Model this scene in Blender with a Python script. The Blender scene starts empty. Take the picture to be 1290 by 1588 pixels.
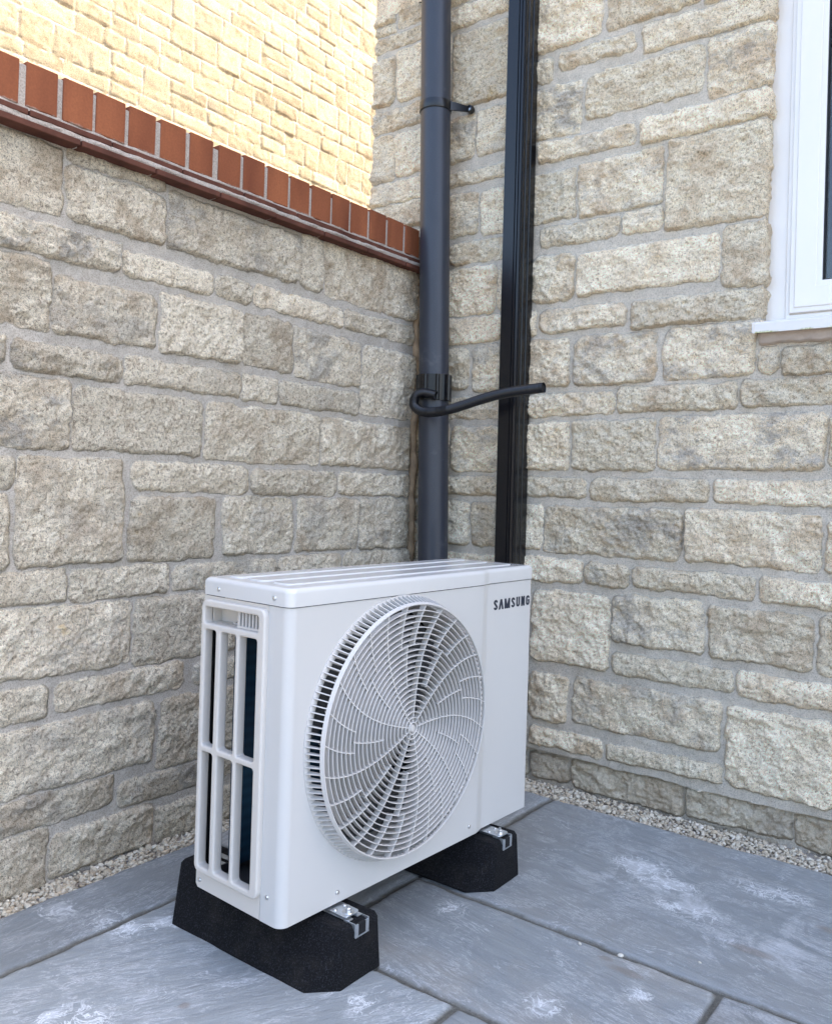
import bpy, math, random
import numpy as np
from mathutils import Vector, Matrix

sc = bpy.context.scene
C = sc.collection
R = math.radians

# ------------------------------------------------------------------ camera
F_PX, W_PX = 1320.48, 1290.0
cam_d = bpy.data.cameras.new('camera'); cam = bpy.data.objects.new('camera', cam_d); C.objects.link(cam)
yaw, pitch, roll = 0.6491, -0.0067, 0.0305
fwd = Vector((-math.sin(yaw)*math.cos(pitch), math.cos(yaw)*math.cos(pitch), -math.sin(pitch)))
rgt = Vector((math.cos(yaw), math.sin(yaw), 0)); upv = rgt.cross(fwd)
rgt, upv = rgt*math.cos(roll)+upv*math.sin(roll), -rgt*math.sin(roll)+upv*math.cos(roll)
mw = Matrix((rgt, upv, -fwd)).transposed().to_4x4(); mw.translation = Vector((1.9383, -2.5926, 0.9816))
cam.matrix_world = mw
cam_d.sensor_fit = 'HORIZONTAL'; cam_d.sensor_width = 36.0; cam_d.lens = 36.0*F_PX/W_PX
cam_d.shift_x = 6.719/W_PX; cam_d.shift_y = -48.417/W_PX
cam_d.clip_start = 0.05; cam_d.clip_end = 500
sc.camera = cam

# ------------------------------------------------------------------ world, sun, exposure
SUN_EL, SUN_AZ = R(50), math.atan2(0.62, 0.785)
world = bpy.data.worlds.new('World'); sc.world = world; world.use_nodes = True
wn = world.node_tree; bg = wn.nodes['Background']
sky = wn.nodes.new('ShaderNodeTexSky'); sky.sky_type = 'NISHITA'; sky.sun_disc = False
sky.sun_elevation = SUN_EL; sky.sun_rotation = SUN_AZ; sky.dust_density = 4.5; sky.air_density = 1.0; sky.ozone_density = .9
wn.links.new(sky.outputs[0], bg.inputs[0]); bg.inputs[1].default_value = 0.15
sun_d = bpy.data.lights.new('sun', 'SUN'); sun_d.energy = 2.0; sun_d.angle = R(0.5); sun_d.color = (1.0, 0.93, 0.82)
sun = bpy.data.objects.new('sun', sun_d); C.objects.link(sun)
S = Vector((math.sin(SUN_AZ)*math.cos(SUN_EL), math.cos(SUN_AZ)*math.cos(SUN_EL), math.sin(SUN_EL)))
sun.rotation_euler = S.to_track_quat('Z', 'Y').to_euler(); sun.location = (6, 6, 12)
sc.view_settings.view_transform = 'Standard'; sc.view_settings.look = 'None'
sc.view_settings.gamma = 1; sc.view_settings.exposure = 2.56
sc.render.engine = 'CYCLES'
sc.cycles.max_bounces = 8; sc.cycles.diffuse_bounces = 4

# ------------------------------------------------------------------ helpers
def tag(o, label=None, cat=None, group=None, kind=None):
    if label: o['label'] = label
    if cat: o['category'] = cat
    if group: o['group'] = group
    if kind: o['kind'] = kind
    return o

def empty(name, loc=(0, 0, 0), rz=0):
    o = bpy.data.objects.new(name, None); C.objects.link(o); o.location = loc; o.rotation_euler = (0, 0, rz)
    o.empty_display_size = .1
    return o

def link(name, me, mat, parent=None, smooth=None):
    o = bpy.data.objects.new(name, me); C.objects.link(o)
    if mat is not None:
        for m in (mat if isinstance(mat, (list, tuple)) else [mat]): me.materials.append(m)
    if parent is not None: o.parent = parent
    if smooth is not None:
        me.shade_smooth()
        if smooth < 179: me.set_sharp_from_angle(angle=R(smooth))
    return o

class MB:
    def __init__(s): s.v = []; s.f = []; s.m = []
    def add(s, vs, fs, mi=0):
        n = len(s.v); s.v += [tuple(v) for v in vs]; s.f += [tuple(i+n for i in f) for f in fs]; s.m += [mi]*len(fs); return s
    def box(s, x0, y0, z0, x1, y1, z1, mi=0, M=None):
        vs = [Vector(p) for p in ((x0,y0,z0),(x1,y0,z0),(x1,y1,z0),(x0,y1,z0),(x0,y0,z1),(x1,y0,z1),(x1,y1,z1),(x0,y1,z1))]
        if M is not None: vs = [M@v for v in vs]
        return s.add(vs, [(0,3,2,1),(4,5,6,7),(0,1,5,4),(1,2,6,5),(2,3,7,6),(3,0,4,7)], mi)
    def bbox(s, x0, y0, z0, x1, y1, z1, b, mi=0, M=None):   # chamfered box
        X, Y, Z = (x0, x1), (y0, y1), (z0, z1); idx = {}; vs = []
        for i in (0, 1):
            for j in (0, 1):
                for k in (0, 1):
                    for ax in range(3):
                        p = [X[i], Y[j], Z[k]]
                        for a2 in range(3):
                            if a2 != ax: p[a2] += b*(1 if (i, j, k)[a2] == 0 else -1)
                        idx[(i, j, k, ax)] = len(vs); p = Vector(p); vs.append(M@p if M is not None else p)
        fs = []
        for ax in range(3):
            o1, o2 = [a for a in range(3) if a != ax]
            for sgn in (0, 1):
                q = []
                for (p1, p2) in ((0,0),(1,0),(1,1),(0,1)):
                    c = [0,0,0]; c[ax] = sgn; c[o1] = p1; c[o2] = p2; q.append(idx[(*c, ax)])
                fs.append(q)
            for p1 in (0, 1):
                for p2 in (0, 1):
                    c0 = [0,0,0]; c0[ax] = 0; c0[o1] = p1; c0[o2] = p2; c1 = list(c0); c1[ax] = 1
                    fs.append([idx[(*c0, o1)], idx[(*c1, o1)], idx[(*c1, o2)], idx[(*c0, o2)]])
        for i in (0, 1):
            for j in (0, 1):
                for k in (0, 1): fs.append([idx[(i,j,k,a)] for a in range(3)])
        return s.add(vs, fs, mi)
    def tube(s, pts, rad, n=12, cap=True, mi=0):
        pts = [Vector(p) for p in pts]; rs = rad if isinstance(rad, (list, tuple)) else [rad]*len(pts)
        vs = []; fs = []; prev = None
        for i, p in enumerate(pts):
            t = (pts[min(i+1, len(pts)-1)]-pts[max(i-1, 0)]).normalized()
            if prev is None:
                a = Vector((0, 0, 1)) if abs(t.z) < .9 else Vector((1, 0, 0)); u_ = t.cross(a).normalized()
            else: u_ = (prev-t*prev.dot(t)).normalized()
            prev = u_; w_ = t.cross(u_)
            for k in range(n):
                a = 2*math.pi*k/n; vs.append(p+(u_*math.cos(a)+w_*math.sin(a))*rs[i])
        for i in range(len(pts)-1):
            for k in range(n): fs.append((i*n+k, i*n+(k+1) % n, (i+1)*n+(k+1) % n, (i+1)*n+k))
        if cap: fs.append(tuple(range(n))[::-1]); fs.append(tuple(range((len(pts)-1)*n, len(pts)*n)))
        return s.add(vs, fs, mi)
    def lathe(s, prof, n=64, M=None, mi=0, close=False):      # profile of (radius, height) about local z
        vs = []; fs = []; m = len(prof)
        for k in range(n):
            a = 2*math.pi*k/n
            for (r_, h_) in prof:
                p = Vector((r_*math.cos(a), r_*math.sin(a), h_)); vs.append(M@p if M is not None else p)
        for k in range(n):
            k2 = (k+1) % n
            for i in range(m if close else m-1):
                j = (i+1) % m; fs.append((k*m+i, k2*m+i, k2*m+j, k*m+j))
        return s.add(vs, fs, mi)
    def prism(s, poly, z0, z1, M=None, mi=0):
        n = len(poly); vs = [Vector((p[0], p[1], z0)) for p in poly]+[Vector((p[0], p[1], z1)) for p in poly]
        if M is not None: vs = [M@v for v in vs]
        fs = [tuple(range(n))[::-1], tuple(range(n, 2*n))]+[(i, (i+1) % n, (i+1) % n+n, i+n) for i in range(n)]
        return s.add(vs, fs, mi)
    def mesh(s, name):
        me = bpy.data.meshes.new(name); me.from_pydata(s.v, [], s.f); me.polygons.foreach_set('material_index', s.m)
        import bmesh
        bm = bmesh.new(); bm.from_mesh(me); bmesh.ops.recalc_face_normals(bm, faces=bm.faces); bm.to_mesh(me); bm.free()
        me.update(); return me
    def build(s, name, mat, parent=None, smooth=None): return link(name, s.mesh(name), mat, parent, smooth)

def rrect(x0, y0, x1, y1, r_, n=6):
    o = []
    for cx, cy, a0 in ((x1-r_, y1-r_, 0), (x0+r_, y1-r_, 90), (x0+r_, y0+r_, 180), (x1-r_, y0+r_, 270)):
        for k in range(n+1):
            a = R(a0+90*k/n); o.append((cx+r_*math.cos(a), cy+r_*math.sin(a)))
    return o
def circ(cx, cy, r_, n=128): return [(cx+r_*math.cos(2*math.pi*k/n), cy+r_*math.sin(2*math.pi*k/n)) for k in range(n)]

def plate(name, loops, half, bevel, M, mat, parent, smooth=35, res=2):
    """flat plate with holes: filled 2D outline loops, thickness 2*half, rounded edges"""
    cu = bpy.data.curves.new(name, 'CURVE'); cu.dimensions = '2D'; cu.fill_mode = 'BOTH'
    cu.extrude = max(half-bevel, 0.00005); cu.bevel_depth = bevel; cu.bevel_resolution = res; cu.offset = -bevel
    for lp in loops:
        sp = cu.splines.new('POLY'); sp.points.add(len(lp)-1); sp.use_cyclic_u = True
        for p, q in zip(sp.points, lp): p.co = (q[0], q[1], 0, 1)
    to = bpy.data.objects.new(name, cu)
    me = bpy.data.meshes.new_from_object(to, preserve_all_data_layers=False)
    bpy.data.objects.remove(to); bpy.data.curves.remove(cu)
    me.transform(M); me.materials.clear(); me.name = name
    return link(name, me, mat, parent, smooth)

# ------------------------------------------------------------------ noise for displaced surfaces
def _hash(ix, iy, seed):
    h = (ix.astype(np.int64)*374761393 + iy.astype(np.int64)*668265263 + seed*974711) & 0xffffffff
    h = ((h ^ (h >> 13))*1274126177) & 0xffffffff
    return ((h ^ (h >> 16)) & 0xffffff)/float(0xffffff)
def vn(x, y, seed=0):
    ix = np.floor(x); iy = np.floor(y); fx = x-ix; fy = y-iy
    fx = fx*fx*fx*(fx*(fx*6-15)+10); fy = fy*fy*fy*(fy*(fy*6-15)+10)
    a = _hash(ix, iy, seed); b = _hash(ix+1, iy, seed); c = _hash(ix, iy+1, seed); d = _hash(ix+1, iy+1, seed)
    return ((a*(1-fx)+b*fx)*(1-fy)+(c*(1-fx)+d*fx)*fy)*2-1
def fbm(x, y, seed=0, o=3):
    s = 0; a = 1
    for i in range(o): s = s+a*vn(x*2**i+i*17.3, y*2**i-i*9.1, seed+i); a *= .5
    return s
def sstep(x): x = np.clip(x, 0, 1); return x*x*(3-2*x)

def grid_mesh(name, X, Y, Z, keep, attrs):
    nz, nu = X.shape
    idx = np.arange(nz*nu).reshape(nz, nu)
    q = np.stack([idx[:-1, :-1], idx[:-1, 1:], idx[1:, 1:], idx[1:, :-1]], -1).reshape(-1, 4)
    if keep is not None: q = q[keep.reshape(-1)]
    used = np.zeros(nz*nu, bool); used[q.reshape(-1)] = True
    remap = np.cumsum(used)-1; q = remap[q]
    co = np.stack([X, Y, Z], -1).reshape(-1, 3)[used]
    me = bpy.data.meshes.new(name)
    me.vertices.add(len(co)); me.vertices.foreach_set('co', co.astype(np.float32).reshape(-1))
    me.loops.add(q.size); me.loops.foreach_set('vertex_index', q.astype(np.int32).reshape(-1))
    me.polygons.add(len(q)); me.polygons.foreach_set('loop_start', np.arange(0, q.size, 4, dtype=np.int32))
    me.polygons.foreach_set('loop_total', np.full(len(q), 4, np.int32))
    me.update(calc_edges=True)
    for k, v in attrs.items():
        if v.ndim == 2:
            a = me.attributes.new(k, 'FLOAT', 'POINT'); a.data.foreach_set('value', v.reshape(-1)[used].astype(np.float32))
        else:
            a = me.attributes.new(k, 'FLOAT_COLOR', 'POINT')
            a.data.foreach_set('color', v.reshape(-1, 4)[used].astype(np.float32).reshape(-1))
    me.polygons.foreach_set('use_smooth', np.ones(len(q), bool))
    return me

def stone_sheet(name, u0, u1, z0, z1, step, stones, mapfn, mat, parent, seed, keepfn=None, plinth=None, rough=1.0, mort=.011, over=()):
    us = np.arange(u0, u1+step*.5, step); zs = np.arange(z0, z1+step*.5, step)
    us[-1] = u1; zs[-1] = z1
    U, Z = np.meshgrid(us, zs)
    wu = fbm(U/.055, Z/.055, seed+1, 2)*.0045+fbm(U/.013, Z/.013, seed+2, 2)*.0025
    wz = fbm(U/.055, Z/.055, seed+5, 2)*.0040+fbm(U/.013, Z/.013, seed+6, 2)*.0025
    Uw = U+wu; Zw = Z+wz
    D = np.full(U.shape, -.05); I = np.full(U.shape, -1, int)
    rnd = random.Random(seed)
    par = []
    for k, (a, b, c, d) in enumerate(stones):
        pr = dict(tu=rnd.uniform(-.035, .035), tz=rnd.uniform(-.05, .05), pr=rnd.uniform(-.003, .004), val=rnd.random(), warm=rnd.random(), lich=rnd.random(), am=rnd.uniform(.7, 1.3), cr=rnd.uniform(.008, .026), sk=rnd.uniform(-.02, .02))
        par.append(pr)
        for (pu, pz, l_, w_, v_) in over:
            if a <= pu*1000 <= c and b <= pz*1000 <= d: pr['lich'], pr['warm'], pr['val'] = l_, w_, v_
        a, b, c, d = a/1000-.002, b/1000-.002, c/1000+.002, d/1000+.002
        i0 = max(0, int((a-.02-u0)/step)); i1 = min(len(us), int((c+.02-u0)/step)+2)
        j0 = max(0, int((b-.02-z0)/step)); j1 = min(len(zs), int((d+.02-z0)/step)+2)
        if i1 <= i0 or j1 <= j0: continue
        cx, cy, hx, hy = (a+c)/2, (b+d)/2, (c-a)/2, (d-b)/2
        r_ = min(pr['cr'], hy*.6, hx*.6)
        uu = Uw[j0:j1, i0:i1]-cx; zz = Zw[j0:j1, i0:i1]-cy
        zz = zz-uu*pr['sk']*.6; uu = uu-(Zw[j0:j1, i0:i1]-cy)*pr['sk']*2
        qx = np.abs(uu)-hx+r_; qy = np.abs(zz)-hy+r_
        dd = r_-np.hypot(np.maximum(qx, 0), np.maximum(qy, 0))-np.minimum(np.maximum(qx, qy), 0)
        sub = D[j0:j1, i0:i1]; m = dd > sub; sub[m] = dd[m]; I[j0:j1, i0:i1][m] = k
    g = lambda key: np.array([p[key] for p in par]+[0.])[I]
    e = sstep((D+.001)/.0065)
    inside = (D > -.004)
    cxs = np.array([(s[0]+s[2])/2000 for s in stones]+[0.])[I]; czs = np.array([(s[1]+s[3])/2000 for s in stones]+[0.])[I]
    off = I*3.71
    big = fbm(U/.075+off, Z/.06+off, seed+11, 2)
    mid = fbm(U/.024+off, Z/.024, seed+14, 3)
    rid = 1-np.abs(vn(U/.04+mid*.3, Z/.03+off, seed+17))*2
    fine = fbm(U/.0075, Z/.0075, seed+20, 2)
    face = g('pr')+(U-cxs)*g('tu')+(Z-czs)*g('tz')+rough*g('am')*(big*.0048+mid*.0038+rid*.0022+fine*.0019+fbm(U/.0042, Z/.0042, seed+27, 1)*.0008)
    pil = -.003*(1-sstep(D/.02))
    H = e*(face+pil)+(1-e)*(-mort)+(1-e)*(fbm(U/.03, Z/.03, seed+23, 2)*.0014+fine*.0003)
    M = sstep((D+.0035)/.004)
    if plinth is not None:
        zl = plinth[0]+fbm(U/.12, Z*0, seed+31, 2)*.004
        lip = sstep((zl-Z)/.003)
        H = H-lip*plinth[1]
        M = M*(1-((Z > zl) & (Z < zl+.010)))
        lowm = lip
    else: lowm = U*0
    X3, Y3, N0, N1 = mapfn(U)
    X = X3+N0*H; Y = Y3+N1*H
    tint = np.stack([g('val'), g('warm'), g('lich'), lowm], -1)
    keep = None
    if keepfn is not None:
        uc = (U[:-1, :-1]+U[1:, 1:])/2; zc = (Z[:-1, :-1]+Z[1:, 1:])/2; keep = keepfn(uc, zc)
    me = grid_mesh(name, X, Y, Z, keep, {'stone': M, 'tint': tint, 'dep': H*100})
    return link(name, me, mat, parent)

# ------------------------------------------------------------------ materials
def mat(name):
    m = bpy.data.materials.new(name); m.use_nodes = True
    return m, m.node_tree, m.node_tree.nodes['Principled BSDF']
class NT:
    def __init__(s, nt): s.t = nt; s.co = s.n('ShaderNodeTexCoord').outputs['Object']
    def n(s, t, **k):
        o = s.t.nodes.new(t)
        for a, b in k.items(): setattr(o, a, b)
        return o
    def l(s, a, b): s.t.links.new(a, b)
    def noise(s, scale, detail=4, rough=.6, vec=None, dist=0):
        o = s.n('ShaderNodeTexNoise'); o.inputs['Scale'].default_value = scale; o.inputs['Detail'].default_value = detail
        o.inputs['Roughness'].default_value = rough; o.inputs['Distortion'].default_value = dist
        s.l(vec if vec is not None else s.co, o.inputs['Vector']); return o.outputs['Fac']
    def mapping(s, scale, rot=(0, 0, 0), vec=None):
        o = s.n('ShaderNodeMapping'); o.inputs['Scale'].default_value = scale; o.inputs['Rotation'].default_value = rot
        s.l(vec if vec is not None else s.co, o.inputs['Vector']); return o.outputs[0]
    def ramp(s, f, stops):
        o = s.n('ShaderNodeValToRGB'); s.l(f, o.inputs[0]); el = o.color_ramp.elements
        while len(el) < len(stops): el.new(.5)
        for x, (p, c) in zip(el, stops): x.position = p; x.color = (c, c, c, 1) if not isinstance(c, tuple) else (*c, 1)
        return o.outputs[0]
    def mix(s, f, a, b, mode='MIX'):
        o = s.n('ShaderNodeMix', data_type='RGBA', blend_type=mode)
        for sock, v in ((o.inputs[0], f), (o.inputs[6], a), (o.inputs[7], b)):
            if isinstance(v, (int, float)): sock.default_value = v
            elif isinstance(v, tuple): sock.default_value = (*v, 1)
            else: s.l(v, sock)
        return o.outputs[2]
    def math(s, op, a, b=0., c=None):
        o = s.n('ShaderNodeMath', operation=op)
        for sock, v in zip(o.inputs, (a, b, c)):
            if v is None: continue
            if isinstance(v, (int, float)): sock.default_value = v
            else: s.l(v, sock)
        return o.outputs[0]
    def bump(s, h, strength, dist, nrm=None):
        o = s.n('ShaderNodeBump'); o.inputs['Strength'].default_value = strength; o.inputs['Distance'].default_value = dist
        s.l(h, o.inputs['Height'])
        if nrm is not None: s.l(nrm, o.inputs['Normal'])
        return o.outputs[0]

def stone_material(name, light, mid, brown, grey, mortar, lich=.5, bstr=1.):
    m, t, b = mat(name); N = NT(t)
    at = N.n('ShaderNodeAttribute', attribute_name='tint'); sp = N.n('ShaderNodeSeparateColor'); N.l(at.outputs['Color'], sp.inputs[0])
    val, warm, lic = sp.outputs; low = at.outputs['Alpha']
    st = N.n('ShaderNodeAttribute', attribute_name='stone').outputs['Fac']
    n1 = N.noise(9, 5, .65); n2 = N.noise(30, 5, .75, dist=.4); n3 = N.noise(125, 5, .82, dist=.3); n4 = N.noise(330, 3, .8)
    n5 = N.noise(6.5, 6, .72, vec=N.mapping((1, 1, 1.5)))
    # pale crystalline face, tan staining in streaky clumps, grey weathering on some stones
    c = N.mix(N.ramp(N.math('ADD', N.math('MULTIPLY', n3, .6), N.math('MULTIPLY', n2, .4)), [(.44, 0.), (.51, 1.)]), mid, light)
    wv = N.ramp(N.math('ADD', N.math('MULTIPLY', n1, .5), N.math('ADD', N.math('MULTIPLY', n2, .3), N.math('MULTIPLY', n3, .2))), [(.48, 0.), (.56, 1.)])
    c = N.mix(N.math('MULTIPLY', wv, N.math('MULTIPLY_ADD', warm, .6, .12)), c, brown)
    gv = N.ramp(N.math('ADD', N.math('MULTIPLY', n5, .7), N.math('MULTIPLY', n3, .3)), [(.50, 0.), (.575, 1.)])
    c = N.mix(N.math('MULTIPLY', gv, N.math('MULTIPLY', N.ramp(lic, [(.40, 0.), (.95, 1.)]), lich)), c, grey)
    ochre = N.math('MULTIPLY', N.ramp(N.noise(5.3, 4, .6), [(.70, 0.), (.74, 1.)]), .6)
    c = N.mix(ochre, c, (.60, .40, .14))
    sv = N.math('MULTIPLY_ADD', val, .34, .85)
    sm = N.n('ShaderNodeVectorMath', operation='SCALE'); N.l(c, sm.inputs[0]); N.l(sv, sm.inputs['Scale']); c = sm.outputs[0]
    c = N.mix(.8, c, N.ramp(n3, [(.37, .36), (.455, .98), (.62, 1.12)]), 'MULTIPLY')
    c = N.mix(.8, c, N.ramp(n4, [(.38, .42), (.47, 1.), (.60, 1.25)]), 'MULTIPLY')
    c = N.mix(N.math('MULTIPLY', low, .6), c, N.mix(N.ramp(n2, [(.4, 0.), (.6, 1.)]), (.32, .25, .175), (.58, .52, .42)))
    # mortar
    mc = N.mix(N.ramp(n2, [(.35, 0.), (.7, 1.)]), tuple(v*.86 for v in mortar), tuple(v*1.08 for v in mortar))
    mc = N.mix(.9, mc, N.ramp(n4, [(.36, .5), (.48, 1.), (.62, 1.22)]), 'MULTIPLY')
    mc = N.mix(.4, mc, N.ramp(n1, [(.35, .8), (.65, 1.12)]), 'MULTIPLY')
    c = N.mix(st, mc, c)
    N.l(c, b.inputs['Base Color']); b.inputs['Roughness'].default_value = .92; b.inputs['Specular IOR Level'].default_value = .25
    bs = N.math('MULTIPLY_ADD', st, .85, .15)
    h = N.math('MULTIPLY', N.math('ADD', N.math('MULTIPLY', n3, .75), N.math('MULTIPLY', n4, .3)), bs)
    N.l(N.bump(h, 1.*bstr, .011), b.inputs['Normal'])
    return m

M_STONE = stone_material('cream_limestone', (.98, .865, .655), (.83, .665, .46), (.59, .42, .26), (.38, .345, .305), (.54, .48, .395), .75)
M_STONE_L = stone_material('weathered_limestone', (.85, .76, .60), (.62, .52, .395), (.44, .335, .225), (.34, .32, .29), (.44, .40, .345), .75)
M_STONE_N = stone_material('sunlit_limestone', (.50, .415, .28), (.45, .365, .235), (.33, .24, .14), (.3, .28, .25), (.52, .45, .36), .3)

def simple(name, col, rough=.5, spec=.5, metal=0., bump=None, var=.0, vscale=6., coat=0.):
    m, t, b = mat(name); N = NT(t)
    b.inputs['Roughness'].default_value = rough; b.inputs['Specular IOR Level'].default_value = spec; b.inputs['Metallic'].default_value = metal
    b.inputs['Coat Weight'].default_value = coat
    f = N.noise(vscale, 4, .6)
    c = N.mix(N.ramp(f, [(.3, 0.), (.7, 1.)]), tuple(v*(1-var) for v in col), tuple(min(1, v*(1+var)) for v in col))
    N.l(c, b.inputs['Base Color'])
    if bump: N.l(N.bump(N.noise(bump[0], 4, .6), bump[1], bump[2]), b.inputs['Normal'])
    return m

M_WHITE = simple('off_white_enamel', (.585, .57, .545), .33, .5, var=.015, vscale=3, bump=(180, .04, .001))
M_BEIGE = simple('off_white_plastic', (.61, .57, .52), .42, .45, var=.015, vscale=4)
M_LID = simple('glossy_white_enamel', (.61, .60, .58), .16, .55, var=.02, vscale=5, coat=.3)
M_GUARD = simple('pale_grey_plastic', (.57, .545, .515), .45, .45, var=.02)
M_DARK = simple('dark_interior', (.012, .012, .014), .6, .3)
M_FAN = simple('dark_grey_plastic', (.05, .052, .056), .45, .4)
M_STEELW = simple('screw_steel', (.62, .62, .62), .28, .5, metal=1.)
M_GALV = simple('galvanised_steel', (.60, .63, .66), .34, .5, metal=.9, var=.18, vscale=60, bump=(120, .15, .001))
M_INK = simple('dark_printed_ink', (.025, .03, .045), .5, .3)
M_UPVC = simple('white_upvc', (.76, .72, .67), .22, .5, var=.012, vscale=3)
M_GASKET = simple('black_rubber_gasket', (.012, .012, .014), .5, .4)
M_BLACKPLASTIC = simple('black_plastic', (.005, .0055, .008), .30, .5, var=.15, vscale=20)
M_TRUNK = simple('gloss_black_upvc', (.0035, .004, .006), .27, .38, var=.1, vscale=8)
M_TILE = simple('dark_red_tile', (.105, .042, .029), .9, .2, var=.3, vscale=14, bump=(200, .3, .001))
M_SEAL = simple('brown_sealant', (.33, .235, .15), .8, .3, var=.35, vscale=25, bump=(60, .6, .004))
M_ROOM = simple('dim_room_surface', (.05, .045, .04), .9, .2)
M_ROOF = simple('grey_roof_tile', (.12, .11, .10), .9, .2, var=.2)

def m_brick():
    m, t, b = mat('orange_red_brick'); N = NT(t)
    n1 = N.noise(8.5, 2, .5, vec=N.mapping((.3, 1, .3))); n2 = N.noise(160, 3, .7); n3 = N.noise(40, 5, .7)
    c = N.mix(N.ramp(n1, [(.3, 0.), (.7, 1.)]), (.165, .050, .024), (.31, .105, .046))
    c = N.mix(.5, c, N.ramp(n2, [(.3, .75), (.7, 1.2)]), 'MULTIPLY')
    c = N.mix(N.math('MULTIPLY', N.ramp(n3, [(.68, 0.), (.76, 1.)]), .45), c, (.10, .05, .04))
    sx = N.n('ShaderNodeSeparateXYZ'); N.l(N.co, sx.inputs[0])      # mortar smeared over the feet of the bricks
    sm = N.ramp(N.math('ADD', N.math('MULTIPLY', N.math('SUBTRACT', sx.outputs[2], 1.839), 28.), N.math('MULTIPLY', N.noise(26, 5, .7), .9)), [(.34, .85), (.50, 0.)])
    c = N.mix(sm, c, (.40, .34, .29))
    N.l(c, b.inputs['Base Color']); b.inputs['Roughness'].default_value = .85; b.inputs['Specular IOR Level'].default_value = .25
    N.l(N.bump(n2, .35, .0015), b.inputs['Normal']); return m
M_BRICK = m_brick()
def m_mortar():
    m, t, b = mat('sandy_mortar'); N = NT(t)
    n2 = N.noise(240, 3, .7); n1 = N.noise(20, 4, .6)
    c = N.mix(n1, (.34, .29, .25), (.50, .44, .38)); c = N.mix(.7, c, N.ramp(n2, [(.32, .5), (.65, 1.25)]), 'MULTIPLY')
    N.l(c, b.inputs['Base Color']); b.inputs['Roughness'].default_value = .95
    N.l(N.bump(n2, .8, .003), b.inputs['Normal']); return m
M_MORTAR = m_mortar()
def m_pipe():
    m, t, b = mat('grey_upvc_pipe'); N = NT(t)
    n1 = N.noise(30, 5, .6, vec=N.mapping((1, 1, .25))); n2 = N.noise(420, 2, .6); n3 = N.noise(11, 5, .65)
    c = N.mix(n1, (.018, .021, .030), (.033, .038, .052))
    c = N.mix(.35, c, N.ramp(n2, [(.3, .7), (.7, 1.3)]), 'MULTIPLY')
    c = N.mix(N.math('MULTIPLY', N.ramp(n3, [(.62, 0.), (.75, 1.)]), .18), c, (.22, .22, .22))
    N.l(c, b.inputs['Base Color']); b.inputs['Roughness'].default_value = .42; b.inputs['Specular IOR Level'].default_value = .5
    N.l(N.bump(n2, .08, .0008), b.inputs['Normal']); return m
M_PIPE = m_pipe()
def m_rubber():
    m, t, b = mat('black_crumb_rubber'); N = NT(t)
    n2 = N.noise(330, 3, .75); n1 = N.noise(16, 5, .65)
    c = N.mix(N.ramp(n2, [(.52, 0.), (.70, 1.)]), (.0025, .0025, .0035), (.036, .038, .046))
    c = N.mix(N.math('MULTIPLY', N.ramp(n1, [(.5, 0.), (.8, 1.)]), .18), c, (.10, .085, .07))
    N.l(c, b.inputs['Base Color']); b.inputs['Roughness'].default_value = .85; b.inputs['Specular IOR Level'].default_value = .25
    N.l(N.bump(n2, .7, .004), b.inputs['Normal']); return m
M_RUBBER = m_rubber()
def m_coil():
    m, t, b = mat('blue_coated_coil_fins'); N = NT(t)
    w = N.n('ShaderNodeTexWave', wave_type='BANDS', bands_direction='X'); w.inputs['Scale'].default_value = 220
    N.l(N.mapping((1, 1, 1), rot=(0, 0, R(45))), w.inputs['Vector'])
    w2 = N.n('ShaderNodeTexWave', wave_type='BANDS', bands_direction='Z'); w2.inputs['Scale'].default_value = 14; w2.inputs['Distortion'].default_value = 1.5
    N.l(N.co, w2.inputs['Vector'])
    c = N.mix(w2.outputs['Fac'], (.010, .038, .070), (.016, .060, .105)); c = N.mix(.6, c, N.ramp(w.outputs['Fac'], [(.0, .45), (1., 1.2)]), 'MULTIPLY')
    N.l(c, b.inputs['Base Color']); b.inputs['Roughness'].default_value = .45; return m
M_COIL = m_coil()
def m_glass():
    m, t, b = mat('window_glass')
    b.inputs['Base Color'].default_value = (.9, .95, .95, 1); b.inputs['Roughness'].default_value = .02
    b.inputs['Transmission Weight'].default_value = 1.; b.inputs['IOR'].default_value = 1.5; return m
M_GLASS = m_glass()
def m_pebble():
    m, t, b = mat('buff_gravel'); N = NT(t)
    at = N.n('ShaderNodeAttribute', attribute_name='tint').outputs['Fac']
    o = N.n('ShaderNodeValToRGB'); N.l(at, o.inputs[0]); el = o.color_ramp.elements
    st = [(0, (.14, .135, .14)), (.04, (.36, .30, .22)), (.3, (.48, .41, .31)), (.5, (.57, .505, .39)), (.72, (.63, .58, .48)), (.93, (.52, .41, .28)), (1, (.70, .66, .58))]
    while len(el) < len(st): el.new(.5)
    for x, (p, c) in zip(el, st): x.position = p; x.color = (*c, 1)
    c = N.mix(.6, o.outputs[0], N.ramp(N.noise(300, 3, .7), [(.3, .7), (.7, 1.25)]), 'MULTIPLY')
    N.l(c, b.inputs['Base Color']); b.inputs['Roughness'].default_value = .85
    N.l(N.bump(N.noise(400, 3, .7), .4, .001), b.inputs['Normal']); return m
M_PEBBLE = m_pebble()
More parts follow.
